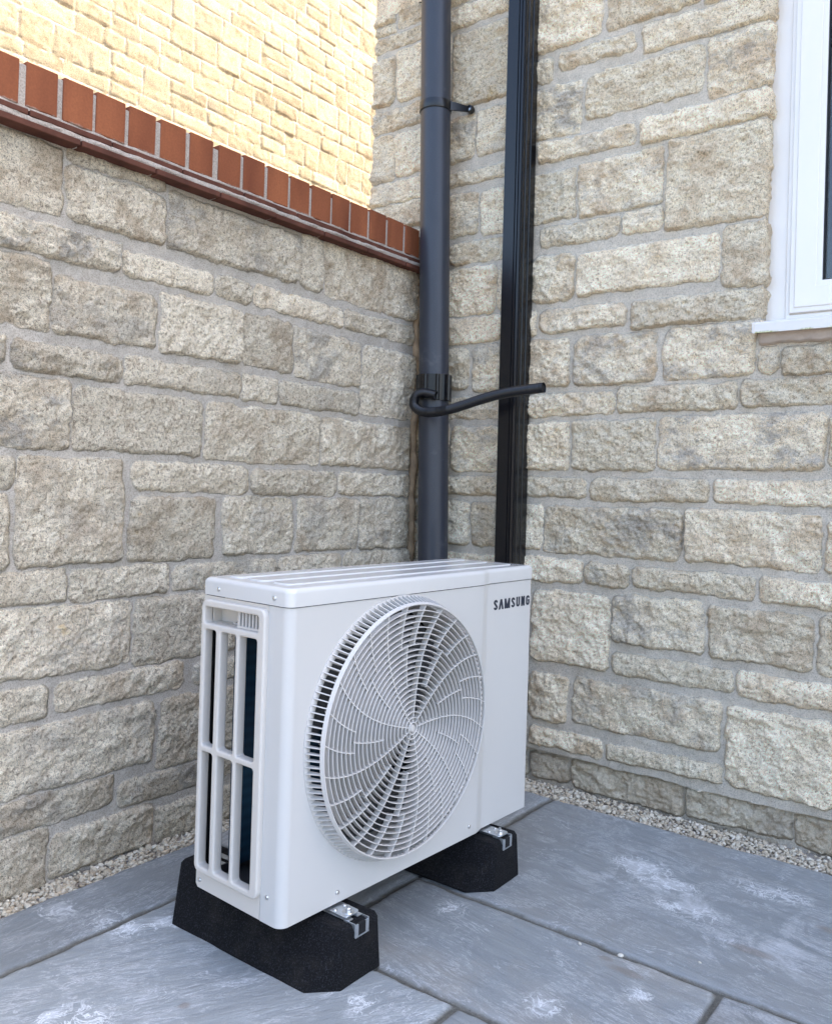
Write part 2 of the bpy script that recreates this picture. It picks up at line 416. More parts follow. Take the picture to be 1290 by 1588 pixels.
def m_slab():
    m, t, b = mat('riven_grey_sandstone'); N = NT(t)
    at = N.n('ShaderNodeAttribute', attribute_name='tint'); sp = N.n('ShaderNodeSeparateColor'); N.l(at.outputs['Color'], sp.inputs[0])
    jt = N.n('ShaderNodeAttribute', attribute_name='stone').outputs['Fac']
    uv = N.n('ShaderNodeAttribute', attribute_name='suv').outputs['Vector']      # slab coordinates, grain runs along x
    st = N.mapping((1.0, 5.5, 1.), vec=uv)
    s1 = N.noise(5, 8, .68, vec=st, dist=.6); s2 = N.noise(17, 8, .7, vec=st, dist=.8); s3 = N.noise(2.6, 5, .6, vec=uv)
    n4 = N.noise(330, 3, .7, vec=uv); s5 = N.noise(7, 9, .72, vec=uv, dist=1.5); s6 = N.noise(4.2, 7, .66, vec=N.mapping((1., 2.8, 1.), vec=uv), dist=1.2)
    c = N.mix(N.ramp(s1, [(.3, 0.), (.7, 1.)]), (.222, .243, .256), (.306, .326, .336))
    c = N.mix(N.math('MULTIPLY', N.ramp(s3, [(.42, 0.), (.68, 1.)]), N.math('MULTIPLY', sp.outputs[1], .75)), c, (.37, .34, .30))
    # pale veins: thin contour lines of the laminated surface
    v = N.math('SUBTRACT', s2, .5); v = N.math('ABSOLUTE', v); v = N.ramp(v, [(.0, 1.), (.03, 0.)])
    v = N.math('MULTIPLY', v, N.ramp(s5, [(.46, 0.), (.56, 1.)]))
    v2 = N.ramp(N.math('ABSOLUTE', N.math('SUBTRACT', s6, .53)), [(.0, 1.), (.009, 0.)])
    v = N.math('MAXIMUM', N.math('MULTIPLY', v, .7), N.math('MULTIPLY', v2, N.ramp(N.noise(9, 4, .6, vec=uv), [(.48, 0.), (.58, 1.)])))
    c = N.mix(N.math('MULTIPLY', v, .8), c, (.68, .69, .72))
    # efflorescence patches
    p = N.math('MULTIPLY', N.ramp(N.noise(2.3, 3, .5, vec=uv), [(.58, 0.), (.70, 1.)]), N.ramp(s5, [(.48, 0.), (.66, 1.)]))
    c = N.mix(N.math('MULTIPLY', p, .45), c, (.74, .75, .78))
    blm = N.math('MULTIPLY', N.ramp(N.math('ADD', N.math('MULTIPLY', sp.outputs[2], .45), N.math('MULTIPLY', N.noise(16, 8, .75, vec=st, dist=1.), .9)), [(.56, 0.), (.76, 1.)]), N.math('MINIMUM', N.math('MULTIPLY', sp.outputs[2], 3.), 1.))
    c = N.mix(N.math('MULTIPLY', blm, .5), c, (.72, .74, .77))
    fb = N.math('MULTIPLY', N.ramp(N.math('ABSOLUTE', N.math('SUBTRACT', N.noise(21, 5, .7, vec=uv, dist=1.), .5)), [(.0, 1.), (.035, 0.)]), N.ramp(sp.outputs[2], [(.05, 0.), (.25, 1.)]))
    c = N.mix(N.math('MULTIPLY', fb, .8), c, (.82, .84, .86))
    sta = N.n('ShaderNodeAttribute', attribute_name='stain').outputs['Fac']
    c = N.mix(N.ramp(N.math('ADD', N.math('MULTIPLY', sta, .6), N.math('MULTIPLY', s5, .5)), [(.50, 0.), (.75, .55)]), c, (.20, .165, .135))
    # rusty spots
    c = N.mix(N.math('MULTIPLY', N.ramp(N.noise(3.1, 6, .7, vec=uv), [(.70, 0.), (.76, 1.)]), .45), c, (.20, .16, .13))
    c = N.mix(.45, c, N.ramp(n4, [(.3, .72), (.7, 1.22)]), 'MULTIPLY')
    sv = N.math('MULTIPLY_ADD', sp.outputs[0], .34, .83)
    sm = N.n('ShaderNodeVectorMath', operation='SCALE'); N.l(c, sm.inputs[0]); N.l(sv, sm.inputs['Scale']); c = sm.outputs[0]
    g = N.mix(N.noise(90, 4, .7), (.07, .07, .062), (.21, .20, .175)); g = N.mix(.8, g, N.ramp(N.noise(420, 3, .7), [(.3, .45), (.7, 1.5)]), 'MULTIPLY')
    c = N.mix(jt, g, c)
    N.l(c, b.inputs['Base Color']); b.inputs['Specular IOR Level'].default_value = .4
    N.l(N.ramp(s1, [(.3, .62), (.7, .48)]), b.inputs['Roughness'])
    h = N.math('ADD', N.math('MULTIPLY', s2, .7), N.math('ADD', N.math('MULTIPLY', s1, .8), N.math('MULTIPLY', n4, .10)))
    N.l(N.bump(h, .6, .010), b.inputs['Normal'])
    return m
M_SLAB = m_slab()

ST = {'house':[[448,2508,702,2794],[723,2510,1023,2653],[847,2398,1345,2485],[548,2423,819,2481],[459,2400,521,2480],[649,2231,1044,2377],[1061,2199,1345,2385],[462,2200,631,2374],[476,2119,824,2182],[845,2106,1345,2186],[940,1814,1345,2093],[634,1906,922,2084],[458,1913,618,2077],[495,1821,779,1889],[793,1824,926,1893],[636,1642,1105,1779],[1117,1609,1345,1798],[468,1631,621,1787],[503,1527,811,1600],[832,1514,1345,1596],[352,1519,485,1604],[461,1340,614,1499],[636,1339,916,1498],[944,1342,1218,1499],[1231,1348,1281,1417],[1294,1339,1509,1416],[463,1240,780,1310],[792,1245,1170,1322],[1183,1251,1457,1326],[461,1055,621,1214],[637,1057,925,1216],[940,1064,1415,1223],[1429,1069,1563,1218],[466,964,689,1025],[709,959,1091,1028],[1109,963,1507,1030],[461,782,529,934],[541,777,1013,931],[1028,780,1409,935],[1427,779,1570,917],[467,675,687,753],[699,679,847,747],[861,682,1236,746],[1258,676,1514,745],[504,404,787,641],[799,500,1090,652],[1108,496,1394,647],[1414,488,1577,656],[806,399,1179,463],[1192,392,1520,461],[500,205,642,359],[668,215,1148,365],[506,115,770,175],[789,121,1158,170],[1170,124,1457,357],[504,-3,651,77],[663,-12,1035,83],[1047,-4,1347,85],[1359,-12,1589,82],[74,2703,341,2777],[104,2398,350,2673],[84,2196,204,2361],[218,2199,343,2363],[15,2106,342,2151],[96,1918,226,2072],[243,1905,347,2065],[111,1811,348,1886],[-410,2823,-189,2982],[-166,2787,-42,2930],[-510,2712,-39,2766],[-510,2495,-181,2680],[-169,2496,-31,2696],[-510,2390,-27,2469],[-510,2193,-174,2372],[-162,2199,-20,2361],[-460,2098,-16,2180],[-510,1992,-12,2085],[105,1622,315,1791],[327,1618,433,1776],[-8,1516,340,1608],[121,1347,210,1498],[233,1334,348,1499],[3,1240,351,1312],[146,1046,348,1206],[14,959,346,1023],[8,775,231,932],[246,776,351,932],[25,719,353,739]],
'hfill':[[-620,-50,-407,105],[-395,-50,-222,105],[-210,-50,28,25],[40,-50,188,25],[200,-50,538,-20],[1080,-50,1318,-20],[1765,-50,2003,25],[1605,-15,1763,60],[200,-10,368,65],[380,-10,488,65],[-210,35,108,110],[120,35,198,115],[1775,35,2003,195],[1605,70,1773,230],[210,75,488,190],[-620,115,-412,275],[-400,115,-212,190],[-200,120,-17,195],[-5,120,118,200],[1475,120,1603,195],[130,125,208,200],[-400,200,-202,355],[220,200,483,275],[-190,205,-7,280],[1475,205,1603,375],[1785,205,2003,280],[5,210,113,365],[125,210,218,370],[1615,240,1783,315],[-620,285,-402,360],[230,285,483,445],[-190,290,3,370],[1795,290,2003,370],[1615,325,1793,400],[-390,365,-192,440],[-620,370,-482,445],[-470,370,-392,525],[15,375,123,455],[-180,380,13,535],[135,380,228,540],[1805,380,2003,455],[1535,385,1613,475],[1625,410,1803,565],[-380,450,-182,610],[-620,455,-472,530],[240,455,373,535],[385,455,488,615],[25,465,133,545],[1815,465,2003,540],[1590,485,1623,565],[-460,535,-382,610],[-620,540,-462,615],[-170,545,23,625],[240,545,383,625],[145,550,238,630],[1815,550,2003,705],[35,555,143,635],[1590,575,1813,655],[-450,620,-327,780],[-315,620,-172,695],[-620,625,-452,780],[395,625,488,660],[-160,635,33,705],[250,635,393,705],[155,640,248,705],[45,645,153,705],[1590,665,1813,825],[405,670,448,765],[1530,670,1588,765],[-315,705,-162,780],[-150,715,8,760],[370,715,403,790],[1825,715,2003,795],[-150,770,-7,845],[-620,790,-362,950],[-350,790,-152,865],[380,800,413,875],[1825,805,2003,960],[1600,835,1823,910],[-140,855,-7,930],[-350,875,-142,950],[1600,920,1823,995],[-130,940,-7,1020],[1520,955,1593,1055],[-620,960,-492,1115],[-480,960,-312,1035],[-300,960,-132,1040],[1835,970,2003,1125],[1610,1005,1833,1080],[-120,1030,-2,1105],[10,1040,128,1225],[-480,1045,-302,1120],[-290,1050,-122,1125],[1610,1090,1833,1170],[-110,1115,8,1225],[-620,1125,-482,1280],[-470,1130,-292,1205],[-280,1135,-112,1215],[1845,1135,2003,1210],[1620,1180,1733,1340],[1745,1180,1843,1340],[-470,1215,-282,1375],[1855,1220,2003,1300],[-270,1225,-112,1300],[410,1225,443,1380],[-100,1235,-12,1310],[1475,1235,1603,1325],[-620,1290,-472,1370],[-270,1310,-102,1385],[1855,1310,2003,1385],[-90,1320,-12,1395],[0,1330,103,1500],[1525,1335,1613,1445],[1630,1350,1853,1445],[-620,1380,-472,1455],[365,1380,403,1455],[-460,1385,-272,1465],[-260,1395,-92,1470],[1865,1395,2003,1445],[-80,1405,-2,1500],[1235,1455,1343,1500],[-620,1465,-462,1540],[365,1465,403,1505],[-450,1475,-262,1635],[-250,1480,-82,1640],[-70,1510,-27,1585],[-620,1550,-452,1630],[-70,1595,-27,1670],[-15,1625,88,1780],[-620,1640,-452,1715],[-440,1645,-252,1720],[-240,1650,-72,1805],[-60,1680,-17,1835],[-620,1725,-442,1885],[-430,1730,-242,1805],[-5,1790,88,1905],[365,1805,458,1895],[-430,1815,-217,1975],[-205,1815,-62,1890],[-50,1845,-7,1925],[-620,1895,-432,1975],[-205,1900,-52,1975],[375,1905,443,2060],[5,1915,78,2090],[-40,1935,3,1975],[-620,1985,-527,2060],[-620,2070,-527,2145],[360,2070,443,2230],[-515,2100,-477,2180],[-620,2190,-527,2350],[0,2190,68,2265],[360,2240,443,2320],[10,2275,68,2355],[360,2330,443,2385],[-620,2360,-527,2520],[20,2365,68,2440],[365,2395,443,2490],[20,2450,78,2530],[365,2500,433,2575],[1040,2500,1343,2575],[-620,2530,-527,2685],[30,2540,88,2690],[365,2585,433,2660],[1040,2585,1343,2665],[365,2670,433,2745],[720,2670,893,2855],[905,2670,1038,2750],[1050,2675,1343,2750],[-620,2695,-527,2775],[375,2755,433,2855],[905,2760,1068,2855],[1080,2760,1233,2855],[1245,2760,1343,2855],[-515,2780,-307,2810],[-295,2780,-182,2810],[-620,2785,-517,2855],[70,2795,353,2855],[445,2810,718,2855],[-505,2820,-427,2855]],
'left':[[-1719,1612,-1472,1774],[-1458,1614,-1171,1746],[-1157,1617,-663,1768],[-651,1611,-550,1782],[-538,1607,-39,1791],[-1699,1510,-1306,1584],[-1294,1514,-1008,1573],[-996,1517,-857,1580],[-845,1516,-447,1576],[-435,1518,-34,1580],[-1731,1330,-1492,1494],[-1480,1332,-1193,1469],[-1175,1330,-892,1488],[-880,1333,-678,1489],[-666,1323,-349,1477],[-334,1232,-28,1473],[-1675,1239,-1598,1297],[-1580,1230,-1295,1297],[-1283,1232,-890,1299],[-878,1230,-736,1301],[-724,1228,-348,1300],[-1722,1048,-1433,1213],[-1421,1051,-1029,1205],[-1012,1043,-543,1205],[-531,1045,-45,1199],[-1651,953,-1572,1021],[-1560,766,-1277,1025],[-1247,948,-845,1024],[-831,947,-452,1019],[-440,948,-44,1020],[-1648,767,-1578,940],[-1252,760,-970,927],[-936,762,-652,934],[-630,761,-335,931],[-322,757,-35,933],[-709,672,-417,743],[-400,680,-31,744],[-1650,672,-1428,753],[-1416,670,-1126,745],[-1108,674,-725,740],[-1673,497,-1239,657],[-1225,484,-879,654],[-1641,397,-1466,473],[-1440,400,-1066,471],[-1136,188,-820,373],[-1664,218,-1158,374],[-1023,403,-782,456],[-1658,134,-1275,205],[-1256,112,-769,175],[-1655,-18,-1459,121],[-1444,-5,-1152,99],[-1137,-20,-764,78]],
'lfill':[[-2700,-50,-2512,25],[-2500,-50,-2187,30],[-2175,-50,-2037,25],[-2025,-50,-1777,110],[-705,-50,-527,105],[-515,-50,-242,105],[-230,-50,-97,110],[-85,-50,-12,25],[-1765,-25,-1672,50],[-750,-25,-707,130],[-2700,35,-2502,190],[-2175,35,-2027,115],[-85,35,-12,190],[-2490,40,-2352,195],[-2340,40,-2177,195],[-1765,60,-1672,120],[-695,115,-497,195],[-485,115,-232,190],[-2015,120,-1767,195],[-220,120,-87,200],[-2165,125,-2017,205],[-1755,130,-1677,205],[-740,140,-697,295],[-805,190,-757,270],[-2700,200,-2492,275],[-485,200,-312,360],[-300,200,-222,275],[-75,200,-12,360],[-2480,205,-2262,360],[-2250,205,-2167,360],[-2005,205,-1757,360],[-685,205,-487,365],[-210,210,-77,290],[-2155,215,-2007,295],[-1745,215,-1682,290],[-805,280,-757,390],[-2700,285,-2482,360],[-300,285,-212,360],[-1745,300,-1682,375],[-200,300,-77,455],[-2155,305,-2007,380],[-730,305,-687,385],[-2700,370,-2342,450],[-2330,370,-2157,525],[-1995,370,-1747,445],[-475,370,-202,445],[-65,370,-12,445],[-675,375,-477,450],[-1735,385,-1682,480],[-2145,390,-1997,550],[-720,395,-677,550],[-1985,455,-1737,615],[-465,455,-202,530],[-65,455,-12,535],[-2700,460,-2332,535],[-665,460,-467,535],[-190,465,-67,665],[-865,470,-767,550],[-1725,490,-1692,645],[-2320,535,-2147,610],[-455,540,-192,655],[-2700,545,-2577,700],[-2565,545,-2322,625],[-665,545,-457,655],[-55,545,-12,665],[-2135,560,-1987,640],[-865,560,-757,660],[-710,560,-667,655],[-2310,620,-2137,700],[-1975,625,-1727,705],[-2565,635,-2312,710],[-2125,650,-1977,810],[-2700,710,-2567,790],[-2300,710,-2127,790],[-1965,715,-1717,875],[-2555,720,-2302,875],[-2700,800,-2557,960],[-2290,800,-2127,875],[-2115,820,-1967,980],[-2545,885,-2237,960],[-2225,885,-2117,965],[-1955,885,-1707,960],[-2700,970,-2342,1045],[-2330,970,-2227,1125],[-1955,970,-1832,1125],[-1820,970,-1697,1030],[-2215,975,-2117,1050],[-2105,990,-1957,1150],[-1820,1040,-1737,1115],[-2700,1055,-2552,1210],[-2540,1055,-2332,1135],[-2215,1060,-2107,1220],[-1820,1125,-1737,1200],[-2320,1135,-2217,1210],[-1945,1135,-1822,1215],[-2540,1145,-2322,1220],[-2095,1160,-1947,1235],[-1810,1210,-1737,1315],[-2700,1220,-2542,1380],[-2310,1220,-2217,1295],[-1935,1225,-1812,1305],[-2530,1230,-2312,1385],[-2205,1230,-2097,1305],[-1725,1230,-1692,1315],[-2085,1245,-1937,1320],[-2300,1305,-2207,1380],[-2195,1315,-2087,1395],[-1925,1315,-1812,1390],[-1800,1325,-1747,1485],[-2075,1330,-1927,1490],[-2700,1390,-2532,1550],[-2300,1390,-2197,1545],[-2520,1395,-2302,1475],[-1915,1400,-1802,1480],[-2185,1405,-2077,1565],[-2520,1485,-2302,1565],[-1915,1490,-1802,1565],[-1790,1495,-1747,1570],[-2065,1500,-1917,1655],[-2290,1555,-2187,1630],[-2700,1560,-2522,1635],[-2510,1575,-2292,1650],[-2175,1575,-2067,1650],[-1905,1575,-1792,1730],[-1780,1580,-1737,1655],[-2280,1640,-2177,1795],[-2700,1645,-2512,1720],[-2500,1660,-2282,1735],[-2165,1660,-2067,1795],[-2055,1665,-1907,1795],[-1780,1665,-1737,1795],[-2700,1730,-2502,1795],[-1895,1740,-1782,1795],[-2490,1745,-2282,1795],[-1455,1760,-1172,1795]]}

# ------------------------------------------------------------------ ground and patio (setting)
g = MB(); g.box(-25, -25, -.35, 25, -.0, -.075); g.box(-25, 0, -.35, -.6, 25, -.075)
def m_ground():
    m, t, b = mat('garden_soil_and_turf'); N = NT(t)
    c = N.mix(N.noise(2.2, 6, .7), (.20, .19, .16), (.30, .28, .24)); N.l(c, b.inputs['Base Color']); b.inputs['Roughness'].default_value = .95; return m
tag(g.build('ground', m_ground()), kind='structure')

X0, X1, Y0, Y1 = .092, 2.9, -3.4, -.128
SL = []   # slabs: x0,x1,y0,y1, grain 0 along x / 1 along y
J = .0078
def slab(x0, x1, y0, y1, gr): SL.append((x0+J, x1-J, y0+J, y1-J, gr))
slab(X0-J, .308, -1.05, Y1+J, 1); slab(X0-J, .308, -2.02, -1.05, 1); slab(X0-J, .308, -3.4, -2.02, 1)
slab(.308, .671, -.56, Y1+J, 1); slab(.308, .671, -1.228, -.56, 1)
slab(.671, 1.75, -.855, Y1+J, 0); slab(1.75, 2.9, -.855, Y1+J, 0)
slab(.671, 1.428, -1.228, -.855, 0); slab(1.428, 2.2, -1.228, -.855, 0); slab(2.2, 2.9, -1.228, -.855, 0)
slab(.308, 1.05, -1.96, -1.228, 2); slab(1.05, 1.62, -1.80, -1.228, 0); slab(1.62, 2.5, -1.80, -1.228, 0); slab(2.5, 2.9, -1.80, -1.228, 0)
slab(.308, 1.05, -2.6, -1.96, 1); slab(1.05, 1.62, -2.4, -1.80, 1); slab(1.62, 2.9, -2.4, -1.80, 0)
slab(.308, 1.05, -3.4, -2.6, 0); slab(1.05, 2.0, -3.4, -2.4, 0); slab(2.0, 2.9, -3.4, -2.4, 1)
def patio():
    step = .005
    xs = np.arange(X0-.004, X1, step); ys = np.arange(Y0, Y1+.006, step)
    U, V = np.meshgrid(xs, ys); rnd = random.Random(8)
    Uw = U+fbm(U/.05, V/.05, 71, 3)*.0028; Vw = V+fbm(U/.05, V/.05, 75, 3)*.0028
    D = np.full(U.shape, -.02); T = np.zeros(U.shape+(4,)); SU = np.zeros(U.shape+(4,)); H = np.zeros(U.shape)
    T[..., 3] = 1; SU[..., 3] = 1
    for k, (a, b, c, d, gr) in enumerate(SL):
        cx, cy, hx, hy = (a+b)/2, (c+d)/2, (b-a)/2, (d-c)/2
        dd = np.minimum(hx-np.abs(Uw-cx), hy-np.abs(Vw-cy)); m = dd > D
        D[m] = dd[m]
        v = rnd.random(); w = rnd.random()
        if k in (1, 2): v = .05; w = .1
        if k == 5: v = .35; w = .35
        if k == 7: v = .45; w = 1.
        if k == 10: v = .95; w = .05
        T[m, 0] = v; T[m, 1] = w
        ang = {0: R(-8), 1: R(90), 2: R(62)}[gr]; ca, sa = math.cos(ang), math.sin(ang)
        uu = (U-cx)*ca+(V-cy)*sa+k*7.3; vv = -(U-cx)*sa+(V-cy)*ca+k*3.1
        SU[m, 0] = uu[m]; SU[m, 1] = vv[m]
        rel = fbm(uu/.35, vv/.09, 90+k, 3)
        lay = np.floor(rel*3+.5)/3*.5+rel*.5          # laminated steps
        hh = lay*.0016+rnd.uniform(-.001, .001)
        H[m] = hh[m]
    e = sstep((D+.002)/.006); sm = sstep((D+.001)/.004)
    bl = U*0; stn = U*0
    for bx, by, br, am, as_ in ((1.088, -.421, .07, 1., 1.4), (1.17, -.47, .06, .8, 1.8), (1.26, -.57, .06, .55, 2.), (.381, -1.397, .05, .8, 1.), (.346, -1.463, .05, .7, 1.), (.159, -1.52, .06, .7, 1.), (.27, -1.47, .07, .5, 1.), (.501, -1.731, .04, .8, .6), (.56, -1.70, .10, .3, 1.), (1.175, -1.127, .05, .6, 1.), (1.306, -.976, .035, .7, 1.), (1.397, -.341, .07, .45, 2.), (.833, -.932, .06, .35, 1.), (.912, -1.348, .05, .45, 1.)):
        br *= .62; q = ((U-bx)/as_)**2+(V-by)**2; bl = np.maximum(bl, am*np.exp(-q/(br*br)))
    for bx, by, br, as_ in ((1.25, -.915, .018, 3.), (1.20, -.895, .012, 2.), (1.43, -.66, .02, 3.), (1.55, -.45, .02, 2.), (.66, -1.56, .014, 1.)):
        q = ((U-bx)/as_)**2+(V-by)**2; stn = np.maximum(stn, np.exp(-q/(br*br)))
    T[..., 2] = bl
    Z = e*H+(1-e)*(-.0075+fbm(U/.01, V/.01, 99, 2)*.0009)-.002*(1-sstep(D/.02))*e
    me = grid_mesh('patio', U, V, Z, None, {'stone': sm, 'tint': T, 'suv': SU, 'stain': stn})
    o = link('patio', me, M_SLAB)
    skirt = MB(); skirt.box(X0, Y0, -.07, X1, Y1, -.02); 
    return o
tag(patio(), kind='structure')
pb = MB(); pb.box(X0+.002, Y0, -.34, X1-.002, Y1-.002, -.012)
tag(pb.build('patio_bed', M_MORTAR), kind='structure')

# ------------------------------------------------------------------ gravel
def gravel():
    import bmesh
    bm = bmesh.new(); bmesh.ops.create_icosphere(bm, subdivisions=2, radius=1.); bv = np.array([v.co[:] for v in bm.verts]); bf = np.array([[v.index for v in f.verts] for f in bm.faces]); bm.free()
    rs = np.random.RandomState(4); V = []; Fs = []; T = []; n = 0
    def put(x, y, z, s):
        nonlocal n
        A = rs.normal(size=(3, 3)); Q, _ = np.linalg.qr(A)
        sc3 = np.array([1., rs.uniform(.6, .95), rs.uniform(.42, .75)])*s
        p = bv.copy()
        for _k in range(5):      # chip flat facets
            d = rs.normal(size=3); d /= np.linalg.norm(d); h = rs.uniform(.55, .9); q = p@d; o = np.maximum(q-h, 0); p -= o[:, None]*d
        p *= (1+.025*rs.normal(size=(len(p), 1)))
        tilt = rs.normal(size=3)*.35; p = p*sc3
        ax = rs.uniform(0, 6.28); c, s_ = math.cos(ax), math.sin(ax)
        Rz = np.array([[c, -s_, 0], [s_, c, 0], [0, 0, 1]]); tx, ty = rs.normal(size=2)*.45
        Rx = np.array([[1, 0, 0], [0, math.cos(tx), -math.sin(tx)], [0, math.sin(tx), math.cos(tx)]])
        Ry = np.array([[math.cos(ty), 0, math.sin(ty)], [0, 1, 0], [-math.sin(ty), 0, math.cos(ty)]])
        p = p@(Rz@Rx@Ry).T+np.array([x, y, z])
        V.append(p); Fs.append(bf+n); T.append(np.full(len(p), rs.random_sample())); n += len(p)
    def strip(cnt, fx, fy, zf):
        for _ in range(cnt):
            x, y = fx(), fy(); s = rs.choice([.0038, .0048, .0058, .007, .009, .012], p=[.22, .26, .24, .17, .08, .03])
            put(x, y, zf(x, y)+rs.uniform(-.006, .004), s)
    strip(4800, lambda: rs.uniform(-.004, .098), lambda: rs.uniform(-2.3, -.01), lambda x, y: -.0165)
    strip(6000, lambda: rs.uniform(.06, 2.3), lambda: rs.uniform(-.136, .018), lambda x, y: -.0165)
    co = np.concatenate(V); f = np.concatenate(Fs); tt = np.concatenate(T)
    me = bpy.data.meshes.new('gravel'); me.vertices.add(len(co)); me.vertices.foreach_set('co', co.astype(np.float32).reshape(-1))
    me.loops.add(f.size); me.loops.foreach_set('vertex_index', f.astype(np.int32).reshape(-1)); me.polygons.add(len(f))
    me.polygons.foreach_set('loop_start', np.arange(0, f.size, 3, dtype=np.int32)); me.polygons.foreach_set('loop_total', np.full(len(f), 3, np.int32)); me.update(calc_edges=True)
    a = me.attributes.new('tint', 'FLOAT', 'POINT'); a.data.foreach_set('value', tt.astype(np.float32))
    me.polygons.foreach_set('use_smooth', np.ones(len(f), bool))
    tag(link('gravel', me, M_PEBBLE), 'pale buff gravel filling the narrow strip between the grey patio and both walls', 'gravel', kind='stuff')
gravel()
gb = MB(); gb.box(-.03, -3.4, -.34, X0-.002, -.0, -.024); gb.box(X0-.002, Y1-.0, -.34, 4, .05, -.024)
tag(gb.build('gravel_bed', M_MORTAR), kind='structure')
def pebble(x, y, s, label):
    rs = random.Random(int(x*1000)); b = MB(); pr = [(0, -.4*s)]+[(s*math.cos(R(a))*rs.uniform(.9, 1.05), s*.5*math.sin(R(a))) for a in (-50, -25, 0, 25, 50, 72)]+[(0, .5*s)]
    b.lathe(pr, 9, Matrix.Translation((0, 0, s*.42))@Matrix.Diagonal((1, .66, 1, 1)))
    o = b.build('pebble', M_LOOSE, None, 179); o.location = (x, y, 0); o.rotation_euler = (rs.uniform(-.1, .1), .06, rs.uniform(0, 3)); tag(o, label, 'pebble', 'loose pebbles on the patio')
M_LOOSE = simple('pale_pebble', (.60, .57, .50), .85, .2, var=.2, vscale=90, bump=(300, .4, .001))
pebble(1.222, -.868, .0075, 'larger whitish pebble lying on the long joint between two grey slabs')
pebble(1.134, -.880, .0055, 'small pale pebble just left of the larger pebble by the slab joint')
pebble(1.361, -.783, .0045, 'tiny pale pebble alone on the big slab right of the long joint')

# ------------------------------------------------------------------ garden wall
gw = empty('garden_wall', (0, 0, 0)); tag(gw, 'stone garden wall at left topped with red brick coping, running back to the house', 'wall')
def map_left(U):      # u is world y, face looks to +x ; rounded return at the far end
    ye, rc = -.034, .014; s_ = np.maximum(U-(ye-rc), 0); ph = np.minimum(s_/rc, math.pi/2); ov = np.maximum(s_-rc*math.pi/2, 0)
    y = np.where(s_ > 0, ye-rc+rc*np.sin(ph), U); x = np.where(s_ > 0, -rc+rc*np.cos(ph), 0*U)-ov
    return x, y, np.cos(ph), np.sin(ph)
stone_sheet('stonework', -2.7, .0, -.05, 1.79, .003, ST['left']+ST['lfill'], map_left, M_STONE_L, gw, 40, rough=.85, mort=.008,
            over=((-1.35, 1.41, .75, 1., .35), (-1.55, 1.13, 1., .6, .45), (-.53, 1.41, .85, .3, .5), (-1.42, .9, .6, .8, .5), (-1.55, 1.7, .3, 1., .3), (-1.33, 1.68, .3, 1., .4), (-.22, 1.73, .3, 1., .45), (-1.11, .12, .9, .6, .1), (-1.33, .14, .8, .8, .1)))
b = MB(); b.box(-.215, -6, -.3, -.03, -.036, 1.79); b.box(-.03, -6, -.3, -.004, -2.7, 1.79); b.build('wall_core', M_MORTAR, gw)
BR = [(-1.581,-1.5),(-1.488,-1.407),(-1.399,-1.314),(-1.305,-1.222),(-1.208,-1.123),(-1.111,-1.028),(-1.010,-.927),(-.917,-.832),(-.821,-.732),(-.724,-.637),(-.628,-.539),(-.531,-.445),(-.437,-.348),(-.339,-.25),(-.240,-.148),(-.138,-.049)]
y = -1.595
while y > -5.8: BR.insert(0, (y-.083, y)); y -= .0955
b = MB(); rnd = random.Random(2)
for (a, c) in BR:
    dz = rnd.uniform(-.0015, .0015); dx = rnd.uniform(-.002, .002)
    Mt = Matrix.Translation((0, (a+c)/2, 1.89))@Matrix.Rotation(rnd.uniform(-.012, .012), 4, 'Z')@Matrix.Rotation(rnd.uniform(-.008, .008), 4, 'X')@Matrix.Translation((0, 0, -1.89))
    b.bbox(-.213+dx, -(c-a)/2+.0012, 1.839+dz, .012+dx, (c-a)/2-.0012, 1.944+dz, .0022, 0, Mt)
b.build('brick_coping', M_BRICK, gw)
b = MB()
b.box(-.208, -6, 1.829, -.006, -.046, 1.925)
prev = None
for i in range(0, len(BR)-1):      # struck mortar between the bricks, uneven
    a, c = BR[i][1], BR[i+1][0]; b.bbox(-.20, a-.004, 1.83, .0085+rnd.uniform(-.002, .0015), c+.004, 1.936+rnd.uniform(-.008, .004), .003)
b.bbox(-.2, -.052, 1.80, -.002, -.004, 1.93, .004)
b.build('coping_mortar', M_MORTAR, gw)
def tiles(name, z0, z1, xo, first, pitch):
    b = MB(); y1 = -.04; y = first
    ed = []
    while y > -6: ed.append(y); y -= pitch
    hi = y1
    for e_ in ed:
        t_ = rnd.uniform(-.003, .003); b.bbox(-.24, e_+.003, z0+rnd.uniform(-.0008, .0008), xo+t_*.6, hi-.001, z1, .0015); hi = e_
    b.build(name, M_TILE, gw)
tiles('tile_course', 1.7835, 1.7985, .036, -.158, .2155)
tiles('tile_course', 1.8135, 1.8275, .026, -.053, .218)
def mortar_bed(z0, z1, x1, nm):
    ys = np.arange(-3.0, -.04, .006); n = 6; U, Tt = np.meshgrid(ys, np.linspace(0, 1, n))
    Z = z0+(z1-z0)*Tt; X = x1-.004*(2*Tt-1)**2+fbm(U/.04, Tt*1.5, 131, 3)*.0035
    link(nm, grid_mesh(nm, X, U, Z, None, {}), M_MORTAR, gw)
mortar_bed(1.7975, 1.8145, .029, 'mortar_joint'); mortar_bed(1.8265, 1.8405, .013, 'mortar_joint')
b = MB(); b.box(-.22, -6, 1.785, .012, -.046, 1.835); b.build('mortar_core', M_MORTAR, gw)
b = MB()
sz = np.arange(-.05, 1.785, .02); pts = [(-.010+.0035*math.sin(z*31)+.003*math.sin(z*77+1), -.024+.003*math.sin(z*19), z) for z in sz]
b.tube(pts, [.0165+.002*math.sin(z*43) for z in sz], 10); b.build('sealant_bead', M_SEAL, gw, 60)

